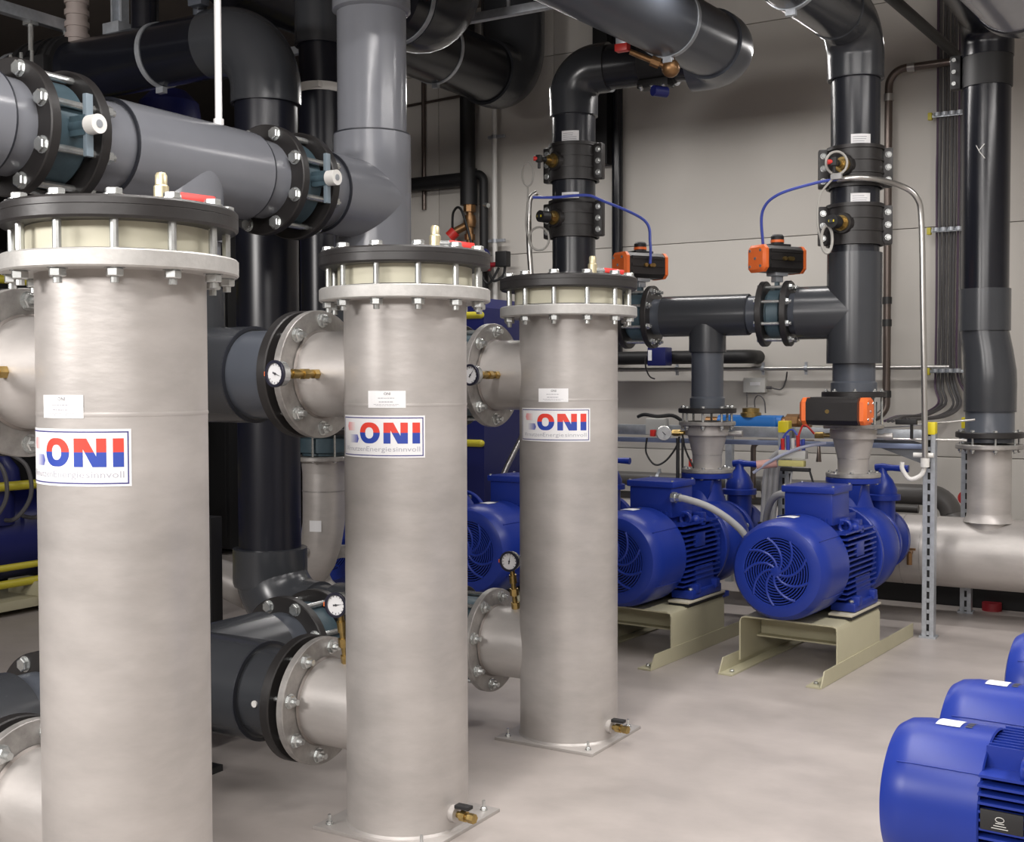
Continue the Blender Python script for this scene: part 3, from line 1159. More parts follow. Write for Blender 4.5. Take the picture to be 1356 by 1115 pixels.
def motor(t, y0=0.0, z=.53, tb=True, detail=0, ty=.47):
    """electric motor with axis +y, fan end at y0, axis height z; children of t"""
    C = lambda y: (0, y0 + y, z)
    ax = (0, 1, 0)
    b_ = MB()
    b_.lathe([(.168, .014), (.168, .002), (.190, 0.0), (.226, .012), (.247, .045), (.255, .10), (.256, .33), (.250, .335), (.246, .33), (.244, .10), (.225, .04), (.190, .016)], C(0), ax, 64, closed=True)
    fc = part(t, 'fan_cover', b_, BLUE)
    b_ = MB()
    for a in (math.radians(38), math.radians(142), math.radians(-30)):
        e = Vector((math.cos(a), 0, math.sin(a)))
        b_.tube([Vector(C(.06)) + e * .2525, Vector(C(.12)) + e * .2565, Vector(C(.33)) + e * .2575], .0022, 6)
    part(fc, 'cover_seam', b_, BLUE)
    b_ = MB()
    b_.lathe([(.18, .028), (0, .028)], C(0), ax, 40)
    part(t, 'fan_recess', b_, FANDK)
    b_ = MB()
    for k in range(10):
        r = .040 + .0133 * k
        b_.ring(C(.001), C(.009), r + .0030, r - .0030, 48)
    b_.lathe([(.03, .012), (.03, 0), (.012, -.004), (0, -.004)], C(0), ax, 24)
    for k in range(9):
        pts = []
        for i in range(9):
            r = .022 + (.170 - .022) * i / 8
            a = 2 * PI * k / 9 + 1.15 * (i / 8) ** .8
            pts.append(Vector(C(.003)) + Vector((r * math.cos(a), 0, r * math.sin(a))))
        b_.tube(pts, .0075, 6)
    part(t, 'fan_grille', b_, BLUE)
    # sticker on top of the cover
    b_ = MB()
    for k in range(5):
        a0 = math.radians(82 + 5 * k)
        a1 = a0 + math.radians(5)
        q = [Vector(C(.14)) + Vector((math.cos(a0), 0, math.sin(a0))) * .2575, Vector(C(.14)) + Vector((math.cos(a1), 0, math.sin(a1))) * .2575,
             Vector(C(.22)) + Vector((math.cos(a1), 0, math.sin(a1))) * .2575, Vector(C(.22)) + Vector((math.cos(a0), 0, math.sin(a0))) * .2575]
        b_.add(q, [(0, 1, 2, 3)])
    st = part(t, 'warning_label', b_, WHITE)
    b_ = MB()
    for y in (.235,):
        for k in range(4):
            a0 = math.radians(84 + 5 * k)
            a1 = a0 + math.radians(3)
            q = [Vector(C(y + dy)) + Vector((math.cos(a), 0, math.sin(a))) * .2577 for a, dy in ((a0, 0), (a1, 0), (a1, .022), (a0, .022))]
            b_.add(q, [(0, 1, 2, 3)])
    part(st, 'label_mark', b_, INK)
    b_ = MB()
    b_.lathe([(.0, .30), (.205, .30), (.205, .78), (0, .78)], C(0), ax, 48)
    part(t, 'motor_body', b_, BLUE)
    b_ = MB()
    for sg in (-1, 1):
        for k in range(13):
            zz = -.165 + .0275 * k
            x1 = .247 if abs(zz) < .14 else .235
            x0 = math.sqrt(max(.2 ** 2 - zz ** 2, .001)) - .02
            b_.box((sg * (x0 + x1) / 2, y0 + .55, z + zz), (x1 - x0, .44, .008))
    for k in range(9):
        xx = -.13 + .0325 * k
        z1 = .238
        z0 = math.sqrt(.2 ** 2 - xx ** 2) - .02
        b_.box((xx, y0 + .55, z + (z0 + z1) / 2), (.008, .44, z1 - z0))
    part(t, 'cooling_fins', b_, BLUE)
    b_ = MB()
    if detail:
        b_.box((.246, y0 + .405, z + .035), (.012, .13, .065), ch=.003)
    else:
        b_.box((.238, y0 + .52, z + .075), (.02, .11, .075), ch=.003)
    part(t, 'rating_plate', b_, BLUE if not detail else BLACKR)
    if detail:
        b_ = MB()
        b_.tube([(.2525, y0 + .40 + .013 * math.cos(a), z + .042 + .008 * math.sin(a)) for a in [2 * PI * k / 16 for k in range(17)]], .0012, 5)
        for k in range(3):
            b_.box((.2525, y0 + .40, z + .014 + .008 * k), (.001, .05 - .012 * k, .002))
        part(t, 'plate_print', b_, GREYL)
    # end shield bosses and lifting eye
    b_ = MB()
    b_.box((.13, y0 + .50, z + .215), (.10, .10, .03), ch=.006)
    part(t, 'cast_pad', b_, BLUE)
    b_ = MB()
    b_.tube([(.185 + .03 * math.cos(a), y0 + .46, z + .19 + .03 * math.sin(a)) for a in [2 * PI * k / 16 for k in range(16)]], .011, 8, closed=True)
    part(t, 'lifting_eye', b_, BLUE)
    for c_, d_ in (((.20, .59, .165), (.07, .05, .04)), ((.17, .66, .185), (.06, .06, .05)), ((-.15, .60, .19), (.06, .08, .04))):
        b_ = MB()
        b_.box((c_[0], y0 + c_[1], z + c_[2]), d_, ch=.01)
        part(t, 'cast_boss', b_, BLUE)
    b_ = MB()
    b_.sphere((.21, y0 + .53, z + .178), .028, 12, 8)
    part(t, 'grease_cap', b_, BLUE)
    b_ = MB()
    b_.lathe([(0, .76), (.232, .76), (.232, .80), (.215, .815), (0, .815)], C(0), ax, 48)
    part(t, 'end_shield', b_, BLUE)
    if tb:
        b_ = MB()
        b_.box((.03, y0 + ty, z + .285), (.26, .25, .17), ch=.012)
        b_.box((.03, y0 + ty, z + .20), (.16, .22, .06))
        bx = part(t, 'terminal_box', b_, BLUE)
        b_ = MB()
        b_.box((.03, y0 + ty, z + .382), (.285, .275, .035), ch=.008)
        part(bx, 'box_lid', b_, BLUE)
        b_ = MB()
        for px_ in (-.10, .16):
            for py_ in (-.12, .12):
                b_.cyl((px_, y0 + ty + py_, z + .398), (px_, y0 + ty + py_, z + .405), .008, n=8)
        part(bx, 'lid_screw', b_, ZINC)
    for sg in (-1, 1):
        b_ = MB()
        b_.prism([(.10, -.195), (.17, -.12), (.235, -.07), (.245, -.195)] if sg > 0 else [(-.10, -.195), (-.245, -.195), (-.235, -.07), (-.17, -.12)], .22, (0, y0 + .70, z), (1, 0, 0), (0, 0, 1))
        b_.box((sg * .20, y0 + .57, z - .215), (.13, .36, .045), ch=.008)
        b_.box((sg * .235, y0 + .45, z - .185), (.08, .05, .05), ch=.01)
        b_.box((sg * .235, y0 + .69, z - .185), (.08, .05, .05), ch=.01)
        ft = part(t, 'motor_foot', b_, BLUE)
        for yy in (.42, .72):
            bolt(ft, (sg * .235, y0 + yy, z - .190), (0, 0, 1), .03, .013, False)


def pump_set(name, label, loc, rz, group):
    t = thing(name, label, 'pump', loc, rz, group)
    z = .53
    motor(t, .09, z)
    C = lambda y: (0, y, z)
    ax = (0, 1, 0)
    b_ = MB()
    b_.lathe([(0, .90), (.262, .90), (.268, .905), (.268, .925), (.262, .93), (.20, .935), (.155, 1.0), (0, 1.0)], C(0), ax, 48)
    part(t, 'lantern', b_, BLUE)
    b_ = MB()
    for k in range(8):
        a = 2 * PI * k / 8 + .3
        b_.box((math.cos(a) * .20, .955, z + math.sin(a) * .20), (.03, .06, .06))
    part(t, 'lantern_rib', b_, BLUE)
    b_ = MB()
    b_.lathe([(0, .99), (.20, .99), (.232, 1.0), (.232, 1.02), (.21, 1.03), (.245, 1.06), (.262, 1.12), (.262, 1.20), (.245, 1.27), (.20, 1.31), (.135, 1.33), (.12, 1.42), (0, 1.42)], C(0), ax, 56)
    b_.lathe([(.17, 0), (.135, .20), (.10, .30), (.095, .40)], (0.0, 1.17, z), (0, 0, 1), 40)
    b_.prism([(-.05, 0), (.05, 0), (.09, .2), (-.09, .2)], .03, (.0, 1.10, z + .16), (1, 0, 0), (0, 0, 1))
    part(t, 'volute', b_, BLUE)
    b_ = MB()
    b_.ring((0, 1.2, .895), (0, 1.2, .925), .152, .07, 48, .003)
    fl = part(t, 'discharge_flange', b_, BLUE)
    for p in circle_pts((0, 1.2, .895), (0, 0, 1), .128, 8, .2):
        bolt(fl, p, (0, 0, -1), .01, .011, False)
    b_ = MB()
    b_.lathe([(.0, 1.40), (.205, 1.40), (.21, 1.405), (.21, 1.43), (0, 1.43)], C(0), ax, 48)
    sf = part(t, 'suction_flange', b_, BLUE)
    for p in circle_pts(C(1.40), (0, 1, 0), .178, 8, .4):
        bolt(sf, p, (0, -1, 0), .02, .016, False)
    b_ = MB()
    b_.prism([(-.09, -.30), (.09, -.30), (.05, -.12), (-.05, -.12)], .03, (0, 1.16, z), (1, 0, 0), (0, 0, 1))
    b_.box((0.02, 1.15, z - .315), (.26, .09, .035), ch=.008)
    part(t, 'pump_foot', b_, BLUE)
    # suction shut-off valve with hand lever behind the volute
    b_ = MB()
    b_.lathe([(.15, 1.43), (.13, 1.46), (.13, 1.60), (.19, 1.62), (.19, 1.66), (0, 1.66)], C(0), ax, 40)
    b_.lathe([(.075, .05), (.075, .24), (.105, .245), (.105, .275), (.085, .28), (.085, .305), (.06, .36), (.028, .40), (.022, .44), (.0, .44)], (.06, 1.53, z), (0, 0, 1), 32)
    vb = part(t, 'shutoff_valve', b_, BLUE)
    b_ = MB()
    b_.tube([(.02, 1.53, z + .43), (.06, 1.53, z + .435), (.12, 1.535, z + .432), (.21, 1.54, z + .430)], [.022, .024, .018, .022], 10)
    part(vb, 'hand_lever', b_, BLUE)
    return t


def pump_base(label, loc, rz, group):
    t = thing('pump_stand', label, 'base frame', loc, rz, group)
    for sg in (-1, 1):
        b_ = MB()
        x = sg * .265
        h = .075
        prof = [(0, .0), (0.05, h), (1.46, h), (1.46, 0)]
        b_.prism([(y, zz) for y, zz in prof], .006, (x - .003, 0, .003), (0, 1, 0), (0, 0, 1))
        b_.box((x - sg * .035, .73, .005), (.075, 1.46, .008))
        r = part(t, 'rail', b_, BEIGE)
        for y in (.06, 1.40):
            bolt(r, (x - sg * .045, y, .012), (0, 0, 1), .01, .011, False)
    b_ = MB()
    # folded bridge: rounded shoulders
    sec = []
    W2, zt, th = .262, .262, .008
    outer = [(-W2, .03), (-W2, zt - .03), (-W2 + .009, zt - .009), (-W2 + .03, zt), (W2 - .03, zt), (W2 - .009, zt - .009), (W2, zt - .03), (W2, .03)]
    inner = [(W2 - th, .03), (W2 - th, zt - .03), (W2 - .012, zt - .013), (W2 - .03, zt - th), (-W2 + .03, zt - th), (-W2 + .012, zt - .013), (-W2 + th, zt - .03), (-W2 + th, .03)]
    n = len(outer)
    pts = outer + inner[::-1]
    vs_ = [Vector((x, .24, z)) for x, z in pts] + [Vector((x, .88, z)) for x, z in pts]
    fs = []
    m2 = 2 * n
    for k in range(n - 1):
        fs.append((k, k + 1, n + k + 1, n + k))
        fs.append((m2 + k, m2 + n + k, m2 + n + k + 1, m2 + k + 1))
        fs.append((k, m2 + k, m2 + k + 1, k + 1))
        fs.append((n + k, n + k + 1, m2 + n + k + 1, m2 + n + k))
    for k in (0, n - 1):
        fs.append((k, n + k, m2 + n + k, m2 + k))
    b_.add(vs_, fs)
    part(t, 'bridge', b_, BEIGE)
    b_ = MB()
    b_.box((0, .50, .175), (.50, .008, .11))
    b_.box((0, .47, .125), (.50, .06, .008))
    part(t, 'crossmember', b_, BEIGE)
    for sg in (-1, 1):
        b_ = MB()
        b_.box((sg * .205, .655, .282), (.125, .46, .013), ch=.004)
        p_ = part(t, 'pad', b_, PAD)
        b_ = MB()
        b_.box((sg * .205, .655, .269), (.12, .45, .013))
        part(p_, 'damping_strip', b_, BLACKR)
    return t


PG = 'blue pumps in a row along the back wall'
PL = [((-1.93, 5.70, 0), 'blue pump with whole round fan grille, nearest the slotted posts on the right'),
      ((-2.783, 5.63, 0), 'blue pump partly behind the farthest filter, between two other blue pumps'),
      ((-3.640, 5.55, 0), 'blue pump whose fan grille shows between the middle and farthest filters'),
      ((-4.58, 5.47, 0), 'blue pump almost hidden behind the middle filter and stainless elbow')]
BL = ['beige base frame with both rails visible under the rightmost blue pump', 'beige base frame whose right rail shows beside the farthest filter',
      'beige base frame hidden between the middle and farthest filters', 'beige base frame hidden behind the middle filter']
pump0 = base0 = None
for i, (loc, lab) in enumerate(PL):
    if pump0 is None:
        pump0 = pump_set('pump_set', lab, loc, PUMP_ROT, PG)
        base0 = pump_base(BL[0], loc, PUMP_ROT, 'beige pump base frames')
    else:
        pr_ = dup(pump0, loc, PUMP_ROT, lab)
        if i == 3:      # this one has no shut-off valve
            for ch in list(pr_.children):
                if ch.name.startswith('shutoff_valve'):
                    for g in list(ch.children):
                        bpy.data.objects.remove(g)
                    bpy.data.objects.remove(ch)
        dup(base0, loc, PUMP_ROT, BL[i])


def PP(i, x, y, z=0):
    c, s = math.cos(PUMP_ROT), math.sin(PUMP_ROT)
    o = PL[i][0]
    return Vector((o[0] + x * c - y * s, o[1] + x * s + y * c, z))


# ------------------------------------------------------------------ risers over the pumps
A0, B0, C0 = PP(0, 0, 1.2), PP(1, 0, 1.2), PP(2, 0, 1.2)
ROWD = (A0 - C0).normalized()
BACK = Vector((math.sin(-PUMP_ROT), math.cos(PUMP_ROT), 0))
at = lambda p, z: Vector((p.x, p.y, z))
XZ = 1.862


def pump_riser(p, r, lab, ztop, zf):
    base = at(p, .925)
    t = thing('pump_reducer', lab, 'pipe reducer', base)
    flange(t, at(p, .939), (0, 0, 1), .152, .075, .026, base, STEEL_F, 'lower_flange')
    for q in circle_pts(at(p, .953), (0, 0, 1), .128, 8, .2):
        bolt(t, q - Vector(base), (0, 0, 1), .02, .011, False)
    b_ = MB()
    b_.lathe([(.085, .945), (.087, 1.03), (.128, 1.20), (.130, zf - .10), (.130, zf - .03)], (p.x, p.y, 0), n=48)
    part(t, 'reducer', b_, STEEL, off=base)
    b_ = MB()
    b_.ring(at(p, 1.03), at(p, 1.035), .0885, .07, 40)
    b_.ring(at(p, 1.20), at(p, 1.205), .130, .1, 40)
    part(t, 'weld_seam', b_, STEEL_F, off=base)
    flange(t, at(p, zf - .03), (0, 0, 1), .168, .12, .024, base, STEEL_F, 'upper_flange')
    if ztop:
        for q in circle_pts(at(p, ztop), (0, 0, 1), .145, 8, .2):
            bolt(t, q - Vector(base), (0, 0, 1), ztop - (zf - .042), .0145)
    for sg in (-1, 1):
        b_ = MB()
        q = at(p, 1.16)
        b_.cyl(q + ROWD * sg * .10, q + ROWD * sg * .165, .013, n=12)
        b_.cyl(q + ROWD * sg * .165, q + ROWD * sg * .215, .019, n=10)
        part(t, 'side_tapping', b_, BRASS if sg < 0 else STEEL_F, off=base)


pump_riser(A0, .13, 'stainless reducer cone on the rightmost pump below the black and orange actuator', 0, 1.245)
pump_riser(B0, .13, 'stainless reducer cone on the pump beside the farthest filter', 1.313, 1.25)
pump_riser(C0, .13, 'stainless reducer cone on the pump hidden behind the farthest filter', 0, 1.25)

# main riser A: flange, neck, tee, pipe, elbow, run toward the aisle
base = tuple(at(A0, 1.36))
RA = .135
t = thing('riser_pipe', 'dark grey plastic riser with large tee above the rightmost blue pump', 'pipe', base)
flange(t, at(A0, 1.395), (0, 0, 1), .178, .10, .032, base)
b = MB()
b.lathe([(.128, 1.40), (.128, 1.46), (.118, 1.47), (.118, 1.60)], (A0.x, A0.y, 0), n=48)
part(t, 'neck', b, PVCM, off=base)
b = MB()
b.cyl(at(A0, 1.57), at(A0, 2.19), .152, n=56)
b.cyl(at(A0, XZ), at(A0, XZ) - ROWD * .31, .152, n=48)
part(t, 'tee', b, PVC, off=base)
socket_seam(t, at(A0, XZ) - ROWD * .31, ROWD, .140, base)
b = MB()
b.cyl(at(A0, 2.17), at(A0, 3.20), RA, n=48)
part(t, 'pipe', b, mat('riser_black_grey', (0.022, 0.024, 0.031), 0.27, noise=.25, nscale=5, dark=.8), off=base)
TA = 3.47
b = MB()
b.tube([at(A0, 3.16)] + arc(at(A0, TA - .20), at(A0, TA), at(A0, TA) - BACK * .20, 14) + [at(A0, TA) - BACK * .28], .155, 40)
part(t, 'elbow', b, PVC, off=base)
socket_seam(t, at(A0, 3.16), (0, 0, 1), .150, base)
b = MB()
b.cyl(at(A0, TA) - BACK * .26, at(A0, TA) - BACK * 3.2, .15, n=48)
part(t, 'overhead_run', b, PVC, off=base)
b = MB()
q = at(A0, TA) - BACK * .28
b.ring(q, q - BACK * .05, .158, .14, 40)
part(t, 'elbow_collar', b, PVC, off=base)
strap(t, at(A0, TA) - BACK * .95, BACK, .15, base)

# riser C (behind the farthest filter) with elbow, cross run and overhead run
base = tuple(at(C0, 1.36))
t = thing('riser_pipe', 'dark grey plastic riser rising behind the cover of the farthest filter', 'pipe', base)
flange(t, at(C0, 1.36), (0, 0, 1), .178, .10, .032, base)
b = MB()
b.cyl(at(C0, 1.35), at(C0, 3.20), RA, n=48)
part(t, 'pipe', b, MATS['riser_black_grey'], off=base)
b = MB()
b.cyl(at(C0, 1.60), at(C0, 2.15), .152, n=48)
b.cyl(at(C0, XZ), at(C0, XZ) + ROWD * .22, .140, n=48)
part(t, 'tee', b, PVC, off=base)
TC = 3.40
b = MB()
b.lathe([(.14, 3.115), (.15, 3.12), (.15, 3.30)], (C0.x, C0.y, 0), n=48)
b.tube([at(C0, 3.20)] + arc(at(C0, TC - .16), at(C0, TC), at(C0, TC) + ROWD * .16, 14) + [at(C0, TC) + ROWD * .24], .15, 40)
part(t, 'elbow', b, PVC, off=base)
b = MB()
b.cyl(at(C0, TC) + ROWD * .22, at(C0, TC) + ROWD * .90, .135, n=40)
part(t, 'cross_run', b, MATS['riser_black_grey'], off=base)
b = MB()
q = at(C0, TC) + ROWD * .46
b.ring(q, q + ROWD * .2, .155, .13, 40)
b.box(q + ROWD * .1 + Vector((0, -.06, -.15)), (.2, .10, .05), ch=.006)
part(t, 'saddle', b, BLACKR, off=base)
for k in range(3):
    b = MB()
    b.cyl(q + ROWD * (.03 + .07 * k) + Vector((0, -.10, -.185)), q + ROWD * (.03 + .07 * k) + Vector((0, -.12, -.165)), .013, n=8)
    part(t, 'saddle_bolt', b, ZINC, off=base)
K0 = at(C0, TC) + ROWD * .98
KR = .19
b = MB()
b.tube([K0 - ROWD * .22] + arc(K0 - ROWD * .16, K0, K0 - BACK * .16, 12) + [K0 - BACK * .24], KR + .01, 40)
part(t, 'overhead_elbow', b, PVCM, off=base)
b = MB()
b.cyl(K0 - BACK * .22, K0 - BACK * 4.2, KR - .005, n=48)
part(t, 'overhead_run', b, PVCM, off=base)
strap(t, K0 - BACK * .75, BACK, KR - .005, base)
# pipe labels
for p, angs, zs in ((A0, -62, (2.80, 2.475)), (C0, -72, (2.975, 2.60))):
    for z in zs:
        b_ = None
        o = bent(*quads([rect(-.055, .055, -.035, .035)]), RA + .0012, math.radians(angs), z, 'pipe_label', WHITE, None)
        o.location = (p.x, p.y, 0)
        tag(o, 'small white paper label on the %s riser, %s saddle clamp' % (('rightmost dark', 'left dark')[p is C0], ('above the upper', 'between upper and lower')[z == zs[1]]), 'label')
        o2 = bent(*quads([rect(-.045, .045 - random.random() * .03, .018 - .012 * k, .021 - .012 * k) for k in range(4)]), RA + .0016, math.radians(angs), z, 'label_print', INKG, o)


def saddle(label, p, z, face_az, cap, ear_az):
    """black plastic saddle clamp with brass sensor port"""
    base = at(p, z)
    t = thing('saddle_clamp', label, 'clamp', base)
    b_ = MB()
    h = .115
    b_.ring((0, 0, -h), (0, 0, h), RA + .016, RA - .002, 48, .005)
    for zz in (-.035, .035):
        b_.ring((0, 0, zz - .006), (0, 0, zz + .006), RA + .022, RA, 48)
    for zz in (-h + .01, h - .01):
        b_.ring((0, 0, zz - .01), (0, 0, zz + .01), RA + .024, RA, 48)
    part(t, 'clamp_ring', b_, BLACKPP)
    for sg in (0, 1):
        ea = math.radians(ear_az) + PI * sg
        e = Vector((math.cos(ea), math.sin(ea), 0))
        s_ = Vector((-e.y, e.x, 0))
        rot = Matrix((e, s_, Vector((0, 0, 1)))).transposed()
        b_ = MB()
        b_.box(e * (RA + .038), (.06, .055, 2 * h - .01), rot, ch=.010)
        ear = part(t, 'clamp_ear', b_, BLACKPP)
        for zz in (-.07, 0, .07):
            q = e * (RA + .042) + Vector((0, 0, zz))
            front = s_ if s_.dot(Vector((.5, -.86, 0))) > 0 else -s_
            bolt(ear, q + front * .028, front, .06, .0155)
    fa = math.radians(face_az)
    f = Vector((math.cos(fa), math.sin(fa), 0))
    b_ = MB()
    b_.cyl(f * (RA - .01), f * (RA + .034), .065, .055, n=28)
    boss = part(t, 'port_boss', b_, BLACKPP)
    b_ = MB()
    b_.cyl(f * (RA + .03), f * (RA + .045), .043, n=24)
    b_.lathe([(.034, 0), (.034, .035)], f * (RA + .04), f, 8)
    b_.cyl(f * (RA + .07), f * (RA + .10), .02, n=14)
    part(boss, 'brass_port', b_, BRASS)
    b_ = MB()
    if cap == 'plug':
        b_.cyl(f * (RA + .09), f * (RA + .155), .036, n=20)
        b_.box(f * (RA + .158), (.02, .02, .02))
    else:
        b_.cyl(f * (RA + .09), f * (RA + .13), .016, n=12)
        b_.box(f * (RA + .15), (.035, .035, .045), ch=.006)
        b_.cyl(f * (RA + .15), f * (RA + .15) - Vector((0, 0, .06)), .009, n=10)
    sp = part(boss, 'sensor_plug', b_, BLACKR)
    b_ = MB()
    if cap == 'plug':
        b_.box(f * (RA + .157), (.03, .012, .012))
        part(sp, 'yellow_mark', b_, YELLOW) if False else part(boss, 'yellow_mark', b_, YELLOW)
    else:
        left = Vector((-math.cos(yaw), -math.sin(yaw), 0))
        b_.cyl(f * (RA + .15) + left * .012, f * (RA + .15) + left * .035, .014, n=12)
        part(boss, 'red_knob', b_, RED)
    return t


saddle('upper black saddle clamp with brass port on the rightmost dark riser', A0, 2.665, -98, 'sensor', 22)
saddle('lower black saddle clamp with yellow-marked plug on the rightmost dark riser', A0, 2.345, -100, 'plug', 22)
saddle('upper black saddle clamp with red-tipped sensor above the farthest filter', C0, 2.830, -110, 'sensor', 2)
saddle('lower black saddle clamp with black plug above the farthest filter', C0, 2.480, -108, 'plug', 2)

# branch B: flange, pipe, tee in the cross line
base = tuple(at(B0, 1.29))
t = thing('branch_pipe', 'grey plastic tee joining the cross line above the pump beside the farthest filter', 'pipe', base)
flange(t, at(B0, 1.297), (0, 0, 1), .172, .09, .03, base)
b = MB()
b.lathe([(.104, 1.30), (.104, 1.37), (.095, 1.38), (.095, 1.68)], (B0.x, B0.y, 0), n=40)
part(t, 'pipe', b, PVCM, off=base)
b = MB()
b.cyl(at(B0, 1.645), at(B0, XZ), .110, n=40)
b.cyl(at(B0, XZ) - ROWD * .27, at(B0, XZ) + ROWD * .25, .122, n=44)
part(t, 'tee', b, PVC, off=base)
socket_seam(t, at(B0, 1.645), (0, 0, 1), .107, base)
b = MB()
b.cyl(at(B0, XZ) + ROWD * .24, at(B0, XZ) + ROWD * .345, .108, n=40)
b.cyl(at(B0, XZ) - ROWD * .26, at(B0, XZ) - ROWD * .345, .108, n=40)
part(t, 'spigot', b, PVCM, off=base)
socket_seam(t, at(B0, XZ) + ROWD * .252, ROWD, .118, base)
flange(t, at(B0, XZ) + ROWD * .345, ROWD, .19, .10, .035, base)
flange(t, at(B0, XZ) - ROWD * .345, ROWD, .19, .10, .035, base)
fr_ = (A0 - B0).length
# flanges on the other sides of the valves
base = tuple(at(A0, XZ) - ROWD * .38)
t = thing('flange_stub', 'short grey flanged stub between the right orange valve and the large tee', 'pipe', base)
vA = at(B0, XZ) + ROWD * .41
flange(t, vA + ROWD * .075, ROWD, .19, .10, .035, base)
b = MB()
b.cyl(vA + ROWD * .07, at(A0, XZ) - ROWD * .30, .115, .125, n=40)
part(t, 'stub', b, PVCM, off=base)
vC = at(B0, XZ) - ROWD * .42
base = tuple(vC - ROWD * .1)
t = thing('flange_stub', 'short grey flanged stub behind the cover of the farthest filter', 'pipe', base)
flange(t, vC - ROWD * .085, ROWD, .19, .10, .035, base)
b = MB()
b.cyl(vC - ROWD * .08, at(C0, XZ) + ROWD * .20, .115, n=40)
part(t, 'stub', b, PVCM, off=base)
UPZ = (0, 0, 1)
valve('actuated_valve', 'butterfly valve with orange-ended actuator left of the large tee', vA + ROWD * .006, ROWD, UPZ, .142, .10, .163, 8, .035, math.radians(22.5), actuator=(BACK * .85 + ROWD * .45, .33, .15), bd=.018)
valve('actuated_valve', 'butterfly valve with orange-ended actuator beside the farthest filter cover', vC - ROWD * .004, ROWD, UPZ, .142, .12, .163, 8, .035, math.radians(22.5), actuator=(BACK * .85 + ROWD * .45, .33, .15), bd=.018)
fwd_ = -BACK
valve('actuated_valve', 'butterfly valve with wide black and orange actuator on the rightmost pump outlet', at(A0, 1.306), UPZ, (fwd_ + ROWD * .02), .128, .132, .152, 8, .03, .3, actuator=(ROWD, .36, .145), bd=.014)

# ================================================================== STAINLESS HEADER ALONG THE WALL
HVv, HZ2, HRr = 7.76, .42, .215
base = (-3, HVv, HZ2)
t = thing('steel_header', 'thick stainless header pipe low along the back wall behind the pumps', 'pipe', base)
b = MB()
b.lathe([(0, -.02), (.12, -.01), (HRr, .05), (HRr, 7.2)], (-4.68, HVv, HZ2), (1, 0, 0), 56)
part(t, 'header', b, STEEL, off=base)
SX = -1.25
b = MB()
b.cyl((SX, HVv - .02, HZ2), (SX, HVv - .02, 1.06), .126, n=48)
part(t, 'stub', b, STEEL, off=base)
b = MB()
b.lathe([(.15, .62), (.13, .65), (.127, .67)], (SX, HVv - .02, 0), n=48)
part(t, 'weld_collar', b, STEEL, off=base)
flange(t, (SX, HVv - .02, 1.075), (0, 0, 1), .195, .12, .028, base, STEEL_F)
b = MB()
for x in (-1.62, -1.74, -1.55):
    b.ring((x, HVv, HZ2), (x + .006, HVv, HZ2), HRr + .0015, HRr - .01, 56)
part(t, 'weld_seam', b, STEEL_F, off=base)
b = MB()
b.cyl((-1.66, HVv - HRr + .0, .43), (-1.66, HVv - HRr - .06, .43), .012, n=10)
b.cyl((-1.66, HVv - HRr - .05, .43), (-1.66, HVv - HRr - .05, .36), .016, n=10)
b.box((-1.66, HVv - HRr - .05, .455), (.07, .015, .012))
part(t, 'sample_cock', b, BRASSD, off=base)
for p in circle_pts((SX, HVv - .02, 1.165), (0, 0, 1), .168, 8, .35):
    bolt(t, Vector(p) - Vector(base), (0, 0, 1), .105, .014)
# black riser standing on the header stub
base = (SX, HVv - .02, 1.09)
t = thing('riser_pipe', 'tall black riser with bulged grey fitting standing on the stainless header at right', 'pipe', base)
flange(t, (SX, HVv - .02, 1.145), (0, 0, 1), .195, .12, .034, base)
b = MB()
b.lathe([(.145, 1.10), (.145, 1.16), (.140, 1.17), (.140, 1.30)], (SX, HVv - .02, 0), n=48)
part(t, 'neck', b, PVCM, off=base)
b = MB()
X2 = SX - .035
b.tube([(SX, HVv - .02, 1.285), (SX, HVv - .02, 1.45), (SX - .002, HVv - .02, 1.52), (SX - .014, HVv - .02, 1.64), (X2, HVv - .02, 1.76), (X2, HVv - .02, 1.80)], [.149, .151, .150, .142, .138, .138], 44)
part(t, 'offset_bend', b, PVC, off=base)
socket_seam(t, (SX, HVv - .02, 1.287), (0, 0, 1), .148, base)
b = MB()
b.cyl((X2, HVv - .02, 1.77), (X2, HVv - .02, 2.02), .148, n=44)
part(t, 'socket', b, PVC, off=base)
b = MB()
b.cyl((X2, HVv - .02, 2.0), (X2, HVv - .02, 3.42), .136, n=44)
part(t, 'pipe', b, BLACK, off=base)
b = MB()
b.ring((X2, HVv - .02, 3.22), (X2, HVv - .02, 3.42), .144, .13, 40)
b.box((X2 - .17, HVv - .06, 3.32), (.06, .06, .2), ch=.008)
part(t, 'saddle', b, BLACKR, off=base)
for k in range(3):
    b = MB()
    b.cyl((X2 - .175, HVv - .09, 3.25 + .07 * k), (X2 - .175, HVv - .11, 3.25 + .07 * k), .013, n=8)
    part(t, 'saddle_bolt', b, ZINC, off=base)
b = MB()
b.tube([(X2, HVv - .02, 3.40)] + arc((X2, HVv - .02, 3.46), (X2, HVv - .02, 3.66), (X2, HVv - .22, 3.66), 12) + [(X2, HVv - 2.6, 3.66)], .15, 36)
part(t, 'top_elbow', b, BLACK, off=base)
b = MB()
Vm = lambda x, z: Vector((X2 + x, HVv - .02 - math.sqrt(max(.1375 ** 2 - x * x, 0)), z))
b.tube([Vm(-.035, 2.86), Vm(-.015, 2.82), Vm(.015, 2.78)], .0022, 5)
b.tube([Vm(.012, 2.865), Vm(-.018, 2.83)], .0022, 5)
part(t, 'chalk_mark', b, WHITEP, off=base)

